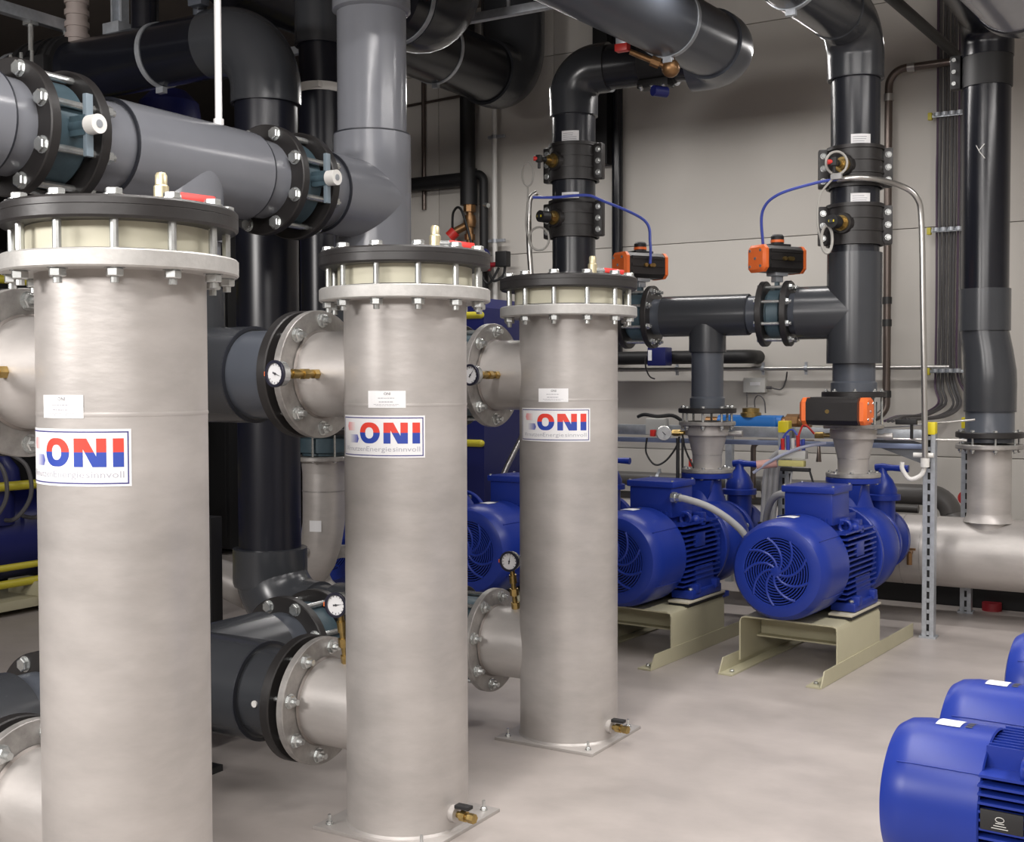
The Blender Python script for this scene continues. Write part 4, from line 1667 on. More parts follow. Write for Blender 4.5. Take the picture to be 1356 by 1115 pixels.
# big overhead duct at the top right corner
base = (-.75, 5.6, 3.42)
t = thing('overhead_duct', 'big grey overhead pipe with black end collar in the top right corner', 'pipe', base)
e0 = Vector((-.76, 5.30, 3.04))
b = MB()
b.cyl(e0, e0 - BACK * 3.6, .17, n=48)
part(t, 'pipe', b, PVCL, off=base)
b = MB()
b.ring(e0 + BACK * .02, e0 - BACK * .05, .178, .15, 48, .006)
part(t, 'end_collar', b, BLACK, off=base)
b = MB()
b.tube([e0 + BACK * .02] + arc(e0 + BACK * .05, e0 + BACK * .25, e0 + BACK * .25 + Vector((0, 0, .2)), 10) + [e0 + BACK * .25 + Vector((0, 0, 1.2))], .165, 36)
part(t, 'elbow', b, BLACK, off=base)

# ================================================================== DARK OVERHEAD PIPES, TOP CENTRE
base = (-5.0, 7.6, 3.87)
t = thing('overhead_pipe', 'dark overhead pipe with elbow end left of the farthest riser, near the ceiling', 'pipe', base)
q0 = Vector((-5.0, 8.45, 3.87))
b = MB()
b.tube([q0 - Vector((0, 3.2, 0)), q0 - Vector((0, .35, 0))], .235, 40)
part(t, 'pipe', b, BLACK, off=base)
b = MB()
b.tube([q0 - Vector((0, .42, 0))] + arc(q0 - Vector((0, .3, 0)), q0, q0 + Vector((0, 0, .3)), 12) + [q0 + Vector((0, 0, .9))], .255, 40)
part(t, 'elbow', b, PVC, off=base)
strap(t, q0 - Vector((0, 1.1, 0)), (0, 1, 0), .235, base)
base = (-3.93, 5.5, 3.54)
t = thing('overhead_pipe', 'dark overhead pipe with pale strap at the top edge beside the grey riser', 'pipe', base)
q0 = Vector((-3.93, 5.55, 3.54))
b = MB()
b.cyl(q0 - Vector((0, .25, 0)), q0 + Vector((0, 0, 0)), .225, n=40)
part(t, 'pipe', b, BLACK, off=base)
b = MB()
b.tube([q0 - Vector((0, .1, 0))] + arc(q0, q0 + Vector((0, .3, 0)), q0 + Vector((0, .3, .3)), 10) + [q0 + Vector((0, .3, 1.1))], .235, 40)
part(t, 'elbow', b, PVC, off=base)
strap(t, q0 + Vector((0, -.12, 0)), (0, 1, 0), .225, base)

# ================================================================== BACK WALL SERVICES
W = WV - .0


def wall_clip(parent, p, r, off):
    b_ = MB()
    p = Vector(p)
    b_.ring(p - Vector((.012, 0, 0)), p + Vector((.012, 0, 0)), r + .006, r - .001, 16)
    b_.box(p + Vector((0, 0, r + .015)), (.02, .012, .03))
    b_.box(p - Vector((0, 0, r + .015)), (.02, .012, .03))
    b_.cyl(p + Vector((0, r, 0)), (p.x, W, p.z), .006, n=8)
    return part(parent, 'pipe_clip', b_, GALV, off=off)


base = (-3, W - .09, 1.565)
t = thing('wall_pipe', 'thin stainless pipe with clips running along the back wall', 'pipe', base)
b = MB()
b.cyl((-6.4, W - .09, 1.565), (-1.70, W - .09, 1.565), .017, n=14)
part(t, 'pipe', b, TUBE, off=base)
for x in (-3.75, -3.05, -2.72, -2.35, -1.88, -4.6):
    wall_clip(t, (x, W - .09, 1.565), .017, base)

# insulated black pipe with downward elbow
base = (-4, W - .3, 1.67)
t = thing('wall_pipe', 'black insulated pipe with elbow behind the grey tee, along the wall', 'pipe', base)
b = MB()
b.tube([(-5.2, W - .22, 1.655), (-3.30, W - .22, 1.655)] + arc((-3.20, W - .22, 1.655), (-3.12, W - .22, 1.655), (-3.12, W - .14, 1.655), 6) + [(-3.12, W, 1.655)], .052, 20)
part(t, 'pipe', b, BLACKR, off=base)
# blue actuator box on it
base = (-3.78, W - .30, 1.66)
t = thing('control_box', 'small dark blue control box with grey cable in front of the black wall pipe', 'box', base)
b = MB()
b.box((0, -.06, .0), (.15, .13, .14), ch=.008)
part(t, 'case', b, BLUE_D)
b = MB()
b.box((-.052, -.127, .01), (.03, .004, .08))
part(t, 'white_label', b, WHITE)
b = MB()
b.tube(smooth_path([(-.075, -.06, .02), (-.12, -.05, -.0), (-.135, -.02, -.08), (-.12, .02, -.15), (-.09, .05, -.17)]), .006, 8)
part(t, 'cable', b, CABLE)

# low grey pipes
for i, (z, r, y, x0, x1, lab) in enumerate(((.70, .055, .18, -6.9, -2.95, 'upper grey plastic pipe low on the back wall between the pumps'),
                                        (.56, .03, .10, -6.9, -1.9, 'thin grey pipe under the thicker one, low on the back wall'))):
    base = (-4, W - y, z)
    t = thing('wall_pipe', lab, 'pipe', base)
    b = MB()
    b.cyl((x0, W - y, z), (x1, W - y, z), r, n=20)
    part(t, 'pipe', b, mat('drab_grey_pvc', (.12, .115, .11), .4), off=base)
    for x in (-5.2, -3.86, -3.2):
        wall_clip(t, (x, W - y, z), r, base)
b = MB()
b.box((-3.56, W - .28, .80), (.02, .02, .15), ch=.004)
b.box((-3.56, W - .26, .735), (.04, .06, .03), ch=.004)
single('ball_valve', b, RED, 'upright red valve lever on the grey wall pipe beside the left reducer', 'valve', (-3.56, W - .28, .735))

# grey wall pipe right, with elbow near the post
base = (-1.9, W - .4, .62)
t = thing('wall_pipe', 'grey plastic pipe with bend and red cap behind the right slotted post', 'pipe', base)
b = MB()
b.tube([(-2.9, 8.45, .70), (-1.78, 8.45, .70)] + arc((-1.74, 8.45, .70), (-1.60, 8.45, .70), (-1.60, 8.45, .56), 8) + [(-1.52, 8.40, .50)], .07, 24)
part(t, 'pipe', b, mat('drab_grey_pvc', (.12, .115, .11)), off=base)
b = MB()
b.cyl((-1.46, 8.22, .72), (-1.46, 8.14, .72), .045, n=18)
part(t, 'red_cap', b, RED, off=base)

# junction box and flow meter
base = (-3.13, W, 1.44)
t = thing('junction_box', 'pale grey junction box with short cable on the back wall', 'box', base)
b = MB()
b.box((0, -.035, 0), (.17, .07, .115), ch=.006)
part(t, 'case', b, GREYL)
b = MB()
b.box((.01, -.072, .01), (.08, .003, .025))
part(t, 'label', b, WHITE)
b = MB()
b.cyl((.085, -.03, -.02), (.125, -.03, -.02), .012, n=10)
b.tube(smooth_path([(.12, -.03, -.02), (.2, -.03, -.03), (.235, -.03, .03), (.245, -.03, .10)]), .006, 8)
part(t, 'cable', b, CABLE)
base = (-3.0, 8.45, 1.11)
t = thing('water_meter', 'bright blue water meter with brass head on the rail behind the pumps', 'meter', base)
b = MB()
b.box((0, 0, 0.06), (.42, .13, .10), ch=.03)
b.cyl((-.24, 0, .06), (.24, 0, .06), .055, n=20)
part(t, 'meter_body', b, BLUE_B)
b = MB()
b.box((-.16, 0, -.54), (.05, .05, 1.14))
part(t, 'meter_stand', b, GALV)
b = MB()
b.lathe([(.075, .10), (.075, .13), (.062, .135), (.062, .165), (0, .17)], n=24)
part(t, 'brass_head', b, BRASS)
b = MB()
b.cyl((.24, 0, .06), (.44, 0, .06), .045, n=16)
b.lathe([(.066, 0), (.066, .09)], (.27, 0, .06), (1, 0, 0), 8)
b.cyl((-.24, 0, .06), (-.34, 0, .06), .04, n=16)
part(t, 'union', b, BRASSD)
b = MB()
b.tube(smooth_path([(.03, 0, .17), (.03, 0, .23), (.06, 0, .26), (.1, 0, .22), (.11, 0, .13)]), .005, 6)
b.cyl((-.03, 0, .17), (-.03, 0, .28), .004, n=6)
part(t, 'sensor_wire', b, CABLE)

# strut rail and posts behind the pumps
base = (-2.8, 7.25, 1.12)
t = thing('strut_rail', 'galvanised strut rail behind the pumps, between yellow-capped posts', 'rail', base)
b = MB()
b.box((-2.85, 7.28, 1.155), (2.74, .04, .065), ch=.004)
part(t, 'channel', b, GALV, off=base)
b = MB()
b.box((-2.85, 7.252, 1.09), (2.74, .02, .03), ch=.003)
part(t, 'blue_strip', b, mat('bluish_strip', (.26, .31, .46), .4, .4), off=base)


def post(lab, x, y, z1, wd=.062, cap=True, slots=True):
    base = (x, y, 0)
    t = thing('slotted_post', lab, 'post', base)
    b_ = MB()
    b_.box((0, 0, .006), (wd * 1.5, wd * 1.3, .012))
    b_.box((-wd * .30, -wd * .5, z1 / 2), (wd * .38, .004, z1))
    b_.box((wd * .33, -wd * .5, z1 / 2), (wd * .38, .004, z1))
    b_.box((wd * .5, 0, z1 / 2), (.004, wd, z1))
    b_.box((-wd * .5, 0, z1 / 2), (.004, wd, z1))
    part(t, 'channel', b_, GALV)
    b_ = MB()
    n = int(z1 / .062)
    for k in range(n):
        b_.box((.001, -wd * .5, .03 + .062 * k), (wd * .30, .004, .022))
    part(t, 'slot_bridge', b_, GALV)
    b_ = MB()
    b_.box((0, 0, z1 / 2), (wd * .9, wd * .6, z1 * .99))
    part(t, 'slot_void', b_, BLACKR)
    if cap:
        b_ = MB()
        b_.box((0, -.005, z1 + .005), (wd * 1.08, wd * 1.12, .07), ch=.006)
        part(t, 'end_cap', b_, YELLOW, label='yellow end cap')
    return t


post('slotted galvanised post with yellow cap, right of the rightmost pump', -1.475, 7.16, 1.195)
post('slotted galvanised post with yellow cap between the two right pumps', -2.325, 7.16, 1.19)
post('slotted galvanised post behind the stainless header stub, with yellow cap', -1.43, 8.05, 1.20)
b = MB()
b.box((-.1, 8.38, .15), (5.4, .28, .30), ch=.01)  # black box added to darken the floor behind the header
single('floor_shade_box', b, MATT_BLACK, 'long black box standing in for floor shade behind the stainless header', 'shade box', (-1.0, 8.38, 0))
# bracket arm with thin pipe, right of reducer A
base = (-1.7, 7.2, 1.1)
t = thing('bracket_arm', 'sloping galvanised bracket arm between the right reducer and the slotted post', 'bracket', base)
b = MB()
b.prism([(0, 0), (.36, -.13), (.36, -.01), (0, .10)], .012, (-1.86, 7.30, 1.10), (1, 0, 0), (0, 0, 1))
part(t, 'plate', b, mat('dull_galv', (.22, .23, .24), .45, .7), off=base)
b = MB()
b.cyl((-1.72, 7.14, 1.135), (-1.28, 7.18, 1.135), .008, n=8)
b.tube([(-1.8, 7.25, 1.19), (-1.25, 7.25, 1.25)], .006, 8)
part(t, 'rod', b, TUBE, off=base)
b = MB()
b.box((-1.60, 7.12, 1.235), (.12, .03, .03), ch=.004)
b.cyl((-1.57, 7.12, 1.23), (-1.57, 7.12, 1.14), .009, n=8)
part(t, 'latch', b, BLACKR, off=base)

# pressure gauge assembly left of reducer B
base = (-2.93, 6.72, 1.16)
t = thing('pressure_gauge', 'small round pressure gauge with red tag beside the left reducer', 'gauge', base)
f = Vector((.45, -.89, 0)).normalized()
b = MB()
b.lathe([(.036, -.02), (.046, -.01), (.046, .012), (.042, .014), (0, .012)], (0, 0, 0), f, 28)
part(t, 'gauge_case', b, ZINC)
b = MB()
b.lathe([(.041, .0145), (0, .0145)], (0, 0, 0), f, 28)
part(t, 'dial', b, WHITE)
b = MB()
b.box(f * .018, (.03, .002, .004), Matrix.Rotation(.7, 3, 'Y'))
part(t, 'needle', b, INK)
b = MB()
b.box((-.065, -.01, -.0), (.03, .03, .04), ch=.004)
part(t, 'red_tag', b, RED)
b = MB()
b.cyl((.0, 0.02, 0), (.10, .06, .0), .012, n=10)
b.lathe([(.02, 0), (.02, .03)], (.05, .03, 0), (.9, .35, 0), 6)
part(t, 'fitting', b, BRASS)
b = MB()
b.tube(smooth_path([(-.11, 0, -.03), (-.115, 0, -.12), (-.06, 0, -.19), (0, .02, -.17), (.06, .04, -.09), (.08, .05, -.02)]), .006, 8)
b.tube(smooth_path([(.10, .05, -.01), (.12, .05, -.1), (.17, .05, -.2), (.2, .05, -.24)]), .006, 8)
part(t, 'cable', b, BLACKR)
b = MB()
b.cyl((.07, .05, -.03), (.07, .05, -.34), .011, n=10)
b.cyl((.10, .05, -.03), (.10, .05, -.30), .007, n=10)
b.tube([(.07, .05, -.34), (.075, .05, -.42)], .014, 10)
part(t, 'siphon_tube', b, mat('dark_tube', (.06, .06, .06), .35, .6))
base = (-3.19, 7.215, 1.17)
t = thing('sensor_box', 'light grey sensor box in front of the strut rail beside the gauge', 'box', base)
b = MB()
b.box((0, 0, .01), (.13, .09, .105), ch=.008)
part(t, 'case', b, GREYL)
b = MB()
b.tube(smooth_path([(-.16, .05, .07), (-.1, .02, .085), (0, .0, .075), (.10, .02, .08), (.17, .05, .03)]), .012, 8)
part(t, 'cable', b, BLACKR)

# valve cluster at the left of reducer A
base = (-2.16, 6.80, 1.02)
t = thing('solenoid_block', 'cluster of solenoid valves with blue, red and yellow fittings beside the right reducer', 'valve', base)
b = MB()
b.box((0, 0, .03), (.16, .06, .05), ch=.006)
part(t, 'manifold', b, GREYL)
for k, m_ in enumerate((RED, BHOSE, WHITEP, RED, BHOSE)):
    b = MB()
    b.cyl((-.06 + .03 * k, 0, .05), (-.06 + .03 * k, -.01, .12 + .02 * (k % 2)), .011, n=10)
    part(t, 'fitting', b, m_)
b = MB()
b.box((.0, -.02, -.02), (.15, .05, .035), ch=.006)
part(t, 'yellow_terminal', b, mat('pale_yellow', (.6, .55, .2), .5))
b = MB()
b.cyl((-.09, -.02, -.02), (-.2, -.05, -.035), .026, n=14)
part(t, 'pink_sleeve', b, mat('pale_pink', (.6, .34, .3), .5))
b = MB()
b.box((.02, -.02, -.055), (.17, .04, .02), ch=.004)
part(t, 'base_strip', b, BLACKR)
for k, (pts, m_) in enumerate((
        ([(.05, 0, .08), (.0, 0, .17), (-.05, 0, .14), (-.08, 0, .05)], BHOSE), ([(.02, 0, .1), (.06, 0, .2), (.12, .01, .15)], RED),
        ([(.1, -.02, -.05), (.13, -.02, -.18), (.08, 0, -.29), (.0, 0, -.24), (-.02, 0, -.08)], BLACKR), ([(.0, -.02, -.06), (-.01, -.02, -.2), (.04, 0, -.32)], GREYC))):
    b = MB()
    b.tube(smooth_path(pts), .006, 8)
    part(t, 'lead', b, m_)
b = MB()
b.tube(smooth_path([(.19, 0, .10), (.05, -.04, .07), (-.1, -.06, .0), (-.22, -.05, -.08)]), .009, 8)
part(t, 'hose', b, mat('pale_blue_hose', (.45, .48, .62), .4))

# steel tube: down the wall, elbow top, feed toward the aisle
base = (-2.12, W - .12, 1.3)
t = thing('wall_pipe', 'thin brown steel pipe rising up the back wall beside the rightmost dark riser', 'pipe', base)
ux, uy = -2.13, W - .10
b = MB()
b.tube([(-2.30, uy - .1, 1.19)] + arc((-2.24, uy - .05, 1.20), (-2.13, uy, 1.20), (-2.13, uy, 1.31), 8) + [(ux, uy, 3.45)] + arc((ux, uy, 3.56), (ux, uy, 3.68), (ux + .12, uy, 3.68), 8) + [(ux + .50, uy, 3.68)], .028, 16)
part(t, 'pipe', b, DKTUBE, off=base)
b = MB()
b.tube([(ux + .47, uy + .0, 3.70), (ux + .47, uy - .2, 3.70), (ux + .30, uy - 3.2, 3.70)], .034, 16)
part(t, 'overhead_run', b, BLACKR, off=base)
for z in (1.35, 1.86, 2.02):
    b = MB()
    b.lathe([(.034, 0), (.034, .05)], (ux, uy, z), n=14)
    part(t, 'fitting', b, mat('dark_fitting', (.05, .05, .05), .4, .5), off=base)
for p, ax in (((ux, uy, 3.46), (0, 0, 1)), ((ux + .13, uy, 3.68), (1, 0, 0)), ((ux + .42, uy, 3.68), (1, 0, 0))):
    b = MB()
    b.lathe([(.036, 0), (.036, .05)], p, ax, 14)
    part(t, 'coupling', b, TUBE, off=base)

# cable bundle down the wall
zc = [3.32, 2.52, 1.535]
for k in range(8):
    x = -1.80 + .024 * k
    y = W - .06 - .012 * (k % 2)
    dx = random.uniform(-.01, .01)
    if k < 3:
        end = [(x - .0, y, 1.42), (x + .04, y - .1, 1.31), (x - .02, y - .4, 1.24), (x - .10, y - .7, 1.235), (x - .06, y - 1.2, 1.22)]
    elif k < 6:
        end = [(x + .02, y, 1.42), (x + .07, y - .1, 1.30), (x + .02, y - .4, 1.23), (x - .12, y - .8, 1.22)]
    else:
        end = [(x + .05, y, 1.40), (x + .10, y - .05, 1.33), (x + .2, y - .1, 1.30)]
    b = MB()
    b.tube(smooth_path([(x + dx, y, 4.6), (x, y, 3.3), (x + dx * .6, y, 2.9), (x, y, 2.52), (x - dx * .5, y, 2.0), (x, y, 1.55)] + end, 5), .0105 if k % 3 else .0085, 8)
    o = single('cable', b, CABLE if k not in (0, 6) else CABLE2, ('leftmost', 'second from left', 'third from left', 'fourth from left', 'fifth from left', 'sixth from left', 'seventh from left', 'rightmost')[k] + ' thin dark cable in the clipped bundle beside the tall black riser', 'cable', (x, y, 2.5), 'cables in the wall bundle')
for z, lab in zip(zc, ('top cable clip bar', 'middle cable clip bar', 'lowest cable clip bar')):
    base = (-1.72, W - .05, z)
    t = thing('cable_clip_bar', lab + ' with yellow end on the cable bundle', 'clip', base)
    b = MB()
    b.box((.0, -.045, 0), (.23, .012, .022), ch=.002)
    for k in range(4):
        b.ring((-.075 + .05 * k, -.05, -.006), (-.075 + .05 * k, -.05, .02), .024, .018, 14)
    part(t, 'bar', b, GALV)
    b = MB()
    b.box((-.125, -.04, .0), (.028, .04, .05), ch=.004)
    part(t, 'yellow_end', b, YELLOWR)

# right-hand thin conduit: across riser A then down to the post
base = (-1.5, 7.0, 1.9)
t = thing('conduit', 'thin steel conduit crossing the rightmost riser then dropping to the slotted post', 'conduit', base)
pA = at(A0, 2.58)
x_ = Vector((-1.485, 7.04, 0))
b = MB()
p0 = pA - BACK * .20 - ROWD * .03
p1 = pA - BACK * .17 + ROWD * .22
b.tube(smooth_path([p0, pA - BACK * .19 + ROWD * .12, Vector((-1.60, 6.93, 2.555)), Vector((-1.525, 6.99, 2.49)), Vector((-1.505, 7.02, 2.36)), Vector((-1.495, 7.03, 1.9)), Vector((-1.485, 7.04, 1.4)), Vector((-1.480, 7.05, 1.02))], 8), .0165, 12)
part(t, 'tube', b, TUBE, off=base)
b = MB()
b.lathe([(.025, 0), (.025, .05)], (-1.48, 7.05, .985), (0, 0, 1), 12)
b.tube(smooth_path([(-1.48, 7.05, 1.0), (-1.50, 7.05, .94), (-1.56, 7.04, .915), (-1.60, 7.03, .97), (-1.60, 7.03, 1.01)]), .013, 10)
b.cyl((-1.55, 7.08, 1.05), (-1.44, 7.08, 1.05), .014, n=10)
part(t, 'end_hook', b, WHITEP, off=base)
# hose loop on riser A and blue air hoses
aTop = pA - BACK * .22
vAtop = vA + Vector((0, 0, .128 * 1.55 + .15))
b = MB()
s0 = pA - BACK * .21 - ROWD * .02
b.tube(smooth_path([s0, s0 - ROWD * .12 + Vector((0, 0, -.01)), s0 - ROWD * .33 + Vector((0, 0, -.06)), s0 - ROWD * .44 + Vector((0, 0, -.14)) + BACK * .05, s0 - ROWD * .46 + Vector((0, 0, -.30)) + BACK * .10, s0 - ROWD * .455 + Vector((0, 0, -.44)) + BACK * .14], 8), .0085, 8)
single('air_hose', b, BHOSE, 'blue air hose arching from the rightmost riser to its orange valve', 'hose', tuple(s0))


def loop(c, rx, rz_, n=20, tilt=0.0):
    return [Vector(c) + Vector((math.cos(yaw), math.sin(yaw), 0)) * rx * math.cos(2 * PI * k / n) + Vector((0, 0, 1)) * rz_ * math.sin(2 * PI * k / n) for k in range(n)]


base = tuple(pA - BACK * .24)
t = thing('hose_loop', 'coiled pale hose tied in front of the rightmost riser', 'hose', base)
b = MB()
b.tube(loop(pA - BACK * .24 - ROWD * .02 + Vector((0, 0, .085)), .058, .062), .007, 8, closed=True)
part(t, 'loop', b, mat('pale_hose', (.42, .41, .38), .4), off=base)
b = MB()
b.tube(loop(pA - BACK * .24 - ROWD * .07 + Vector((0, 0, -.33)), .03, .075), .008, 8, closed=True)
b.tube(smooth_path([pA - BACK * .24 - ROWD * .04 + Vector((0, 0, .0)), pA - BACK * .24 - ROWD * .11 + Vector((0, 0, -.09)), pA - BACK * .24 - ROWD * .12 + Vector((0, 0, -.25)), pA - BACK * .24 - ROWD * .08 + Vector((0, 0, -.40))]), .006, 8)
part(t, 'loop', b, mat('pale_hose', (.42, .41, .38), .4), off=base)
b = MB()
b.box(pA - BACK * .24 - ROWD * .02 + Vector((0, 0, .01)), (.06, .03, .03), ch=.004)
part(t, 'tie', b, GREYC, off=base)

# riser C: conduit, loops, blue hose
cC = at(C0, 2.63)
lft = Vector((-math.cos(yaw), -math.sin(yaw), 0))
base = tuple(cC + lft * .25)
t = thing('conduit', 'thin steel conduit rising behind the farthest filter cover left of the dark riser', 'conduit', base)
g0 = cC + lft * .26
b = MB()
b.tube(smooth_path([g0 + lft * -.03 + Vector((0, 0, .02)), g0 + lft * .0 + Vector((0, 0, .0)), g0 + lft * .02 + Vector((0, 0, -.06)), g0 + lft * .02 + Vector((0, 0, -.3)), g0 + lft * .005 + Vector((0, 0, -.6)), g0 + Vector((0, 0, -1.3)), g0 + lft * .18 - BACK * .1 + Vector((0, 0, -1.9)), g0 + lft * .2 - BACK * .1 + Vector((0, 0, -g0.z))]), .017, 12)
part(t, 'tube', b, TUBE, off=base)
base = tuple(g0)
t = thing('hose_loop', 'thin pale hose loops hanging left of the dark riser above the farthest filter', 'hose', base)
b = MB()
g1 = g0 - BACK * .05
b.tube(loop(g1 + lft * -.0 + Vector((0, 0, .13)), .035, .075), .0055, 8, closed=True)
part(t, 'loop', b, mat('pale_hose', (.42, .41, .38)), off=base)
b = MB()
b.tube(loop(g1 + lft * -.07 + Vector((0, 0, -.27)), .062, .072), .007, 8, closed=True)
b.tube(smooth_path([g1 + Vector((0, 0, .05)), g1 + lft * .0 + Vector((0, 0, -.05)), g1 + lft * .01 + Vector((0, 0, -.2)), g1 + lft * -.03 + Vector((0, 0, -.33))]), .006, 8)
part(t, 'loop', b, mat('pale_hose', (.42, .41, .38)), off=base)
h0 = g0 - BACK * .30 - Vector((0, 0, .045)) - lft * .17
rg = -lft
endC = vC + Vector((0, 0, .128 * 1.55 + .12)) + ROWD * .09 - BACK * .06
b = MB()
b.tube(smooth_path([h0, h0 + rg * .14, h0 + rg * .32 + Vector((0, 0, .012)), h0 + rg * .42 + Vector((0, 0, -.02)), Vector((endC.x - .04, endC.y, h0.z - .14)), Vector((endC.x, endC.y, h0.z - .28)), endC], 8), .0085, 8)
single('air_hose', b, BHOSE, 'blue air hose arching over the farthest filter to its orange valve', 'hose', tuple(h0))

# black pipe left with brass valves, horizontal leg, white conduit
bx_, by_ = -5.68, W - .12
base = (bx_, by_, 2)
t = thing('insulated_pipe', 'black insulated pipe down the wall with side leg and brass valves above the middle filter', 'pipe', base)
b = MB()
b.cyl((bx_, by_, 3.0), (bx_, by_, 4.65), .066, n=24)
part(t, 'insulation', b, BLACKR, off=base)
b = MB()
b.cyl((bx_ + .01, by_, 2.99), (bx_ + .01, by_, 3.30), .074, n=24)
b.cyl((bx_, by_, 3.215), (bx_ - 1.25, by_, 3.215), .06, n=20)
part(t, 'side_leg', b, BLACKR, off=base)
b = MB()
b.tube([(bx_ + .04, by_ + .02, 3.25)] + arc((bx_ + .08, by_ + .02, 3.25), (bx_ + .15, by_ + .02, 3.25), (bx_ + .15, by_ + .02, 3.18), 6) + [(bx_ + .15, by_ + .02, .86)], .038, 16)
part(t, 'return_pipe', b, BLACKR, off=base)
b = MB()
b.cyl((bx_ + .02, by_, 2.62), (bx_ + .02, by_, 3.01), .032, n=14)
b.lathe([(.055, 0), (.055, .06)], (bx_ + .02, by_, 2.93), (0, 0, 1), 8)
b.lathe([(.048, 0), (.058, .05), (.048, .1)], (bx_ + .02, by_, 2.80), (0, 0, 1), 12)
b.lathe([(.045, 0), (.045, .05)], (bx_ + .02, by_, 2.69), (0, 0, 1), 6)
b.cyl((bx_ + .02, by_, 2.83), (bx_ - .10, by_ - .04, 2.77), .035, n=12)
part(t, 'brass_valve', b, BRASSD, off=base)
b = MB()
b.cyl((bx_ - .10, by_ - .04, 2.77), (bx_ - .15, by_ - .06, 2.72), .05, n=14)
part(t, 'red_cap', b, RED, off=base)
b = MB()
b.tube(smooth_path([(bx_ - .12, by_ - .06, 2.79), (bx_ - .08, by_ - .1, 2.93), (bx_ + .02, by_ - .12, 2.92), (bx_ + .16, by_ - .12, 2.5), (bx_ + .26, by_ - .1, 2.3), (bx_ + .36, by_ - .08, 2.43)]), .011, 8)
part(t, 'capillary_wire', b, BLACKR, off=base)
b = MB()
b.tube([(bx_ + .12, by_ + .02, 2.99), (bx_ + .22, by_ - .02, 2.97)], .02, 10)
part(t, 'clip', b, ZINC, off=base)
cx_ = -5.42
base = (cx_, W - .1, 2)
t = thing('conduit', 'slim white conduit with clips down the wall left of the dark riser', 'conduit', base)
b = MB()
b.cyl((cx_, W - .1, 1.95), (cx_, W - .1, 4.6), .021, n=14)
part(t, 'tube', b, WHITEP, off=base)
for z in (3.55, 2.67):
    b = MB()
    b.box((cx_ + .02, W - .1, z), (.16, .03, .025), ch=.003)
    b.ring((cx_, W - .1, z - .015), (cx_, W - .1, z + .015), .028, .02, 14)
    part(t, 'clip', b, GALV, off=base)
base = (-5.42, W - .2, 2.44)
t = thing('stop_valve', 'small dark red stop valve with black knob on the white conduit', 'valve', base)
b = MB()
b.cyl((-.22, -.02, 0), (.1, .0, .02), .022, n=12)
b.lathe([(.045, 0), (.045, .1)], (-.09, -.01, .005), (1, .05, .05), 10)
part(t, 'valve_body', b, REDD)
b = MB()
b.box((.14, 0, .06), (.11, .08, .13), ch=.01)
part(t, 'black_knob', b, BLACKR)
b = MB()
b.sphere((-.04, -.02, .1), .06, 12, 8)
part(t, 'blue_handwheel', b, BLUE_D)
b = MB()
b.tube(smooth_path([(.0, 0, -.04), (.06, -.02, -.12), (.14, 0, -.08), (.16, 0, .0)]), .012, 8)
part(t, 'hose', b, BLACKR)

b = MB()
b.cyl((-4.28, W - .07, 1.7), (-4.28, W - .07, 4.6), .045, n=18)
single('wall_pipe', b, BLACK, 'black vertical pipe on the wall between the left dark riser and the orange valve', 'pipe', (-4.28, W - .07, 1.7))
b = MB()
b.box((-4.42, W - .06, 3.9), (.13, .1, 1.35), ch=.006)
single('cable_duct', b, MATT_BLACK, 'dark cable duct high on the wall right of the left dark riser', 'duct', (-4.42, W - .06, 3.22))
b = MB()
b.cyl((-6.2, W - .03, 3.0), (-6.2, W - .03, 4.5), .02, n=12)
b.cyl((-6.95, W - .02, 3.92), (-5.2, W - .02, 3.98), .012, n=10)
single('wall_rod', b, DKTUBE, 'thin dark rod on the wall panels behind the grey riser', 'rod', (-6.2, W - .06, 3.0))

# valve with lever hanging at the overhead pipe, top centre
base = (-3.3, 6.1, 3.45)
t = thing('drain_valve', 'bronze drain valve with red lever hanging under the big overhead pipe', 'valve', base)
o_ = K0 - BACK * .72 + Vector((0, 0, -.24))
left2 = lft
b = MB()
b.sphere(o_, .05, 14, 8)
b.cyl(o_, o_ + Vector((0, 0, .09)), .022, n=12)
b.cyl(o_, o_ + left2 * .22 + Vector((0, 0, .09)), .016, n=10)
b.lathe([(.03, 0), (.03, .05)], o_ + left2 * .06 + Vector((0, 0, .025)), left2 + Vector((0, 0, .4)), 8)
part(t, 'valve_body', b, BRASSD, off=base)
b = MB()
q = o_ + left2 * .26 + Vector((0, 0, .11))
b.box(q, (.075, .05, .04), ch=.006)
part(t, 'red_lever', b, RED, off=base)
b = MB()
b.box(q + Vector((0, 0, .13)), (.07, .03, .22), ch=.004)
part(t, 'hanger_plate', b, GALV, off=base)
b = MB()
b.cyl(o_ + left2 * -.04 + BACK * .25 + Vector((0, 0, -.08)) + lft * .18, o_ + BACK * .2 + lft * .19 + Vector((0, 0, -.08)), .03, n=14)
part(t, 'blue_cap', b, BLUE_D, off=base)

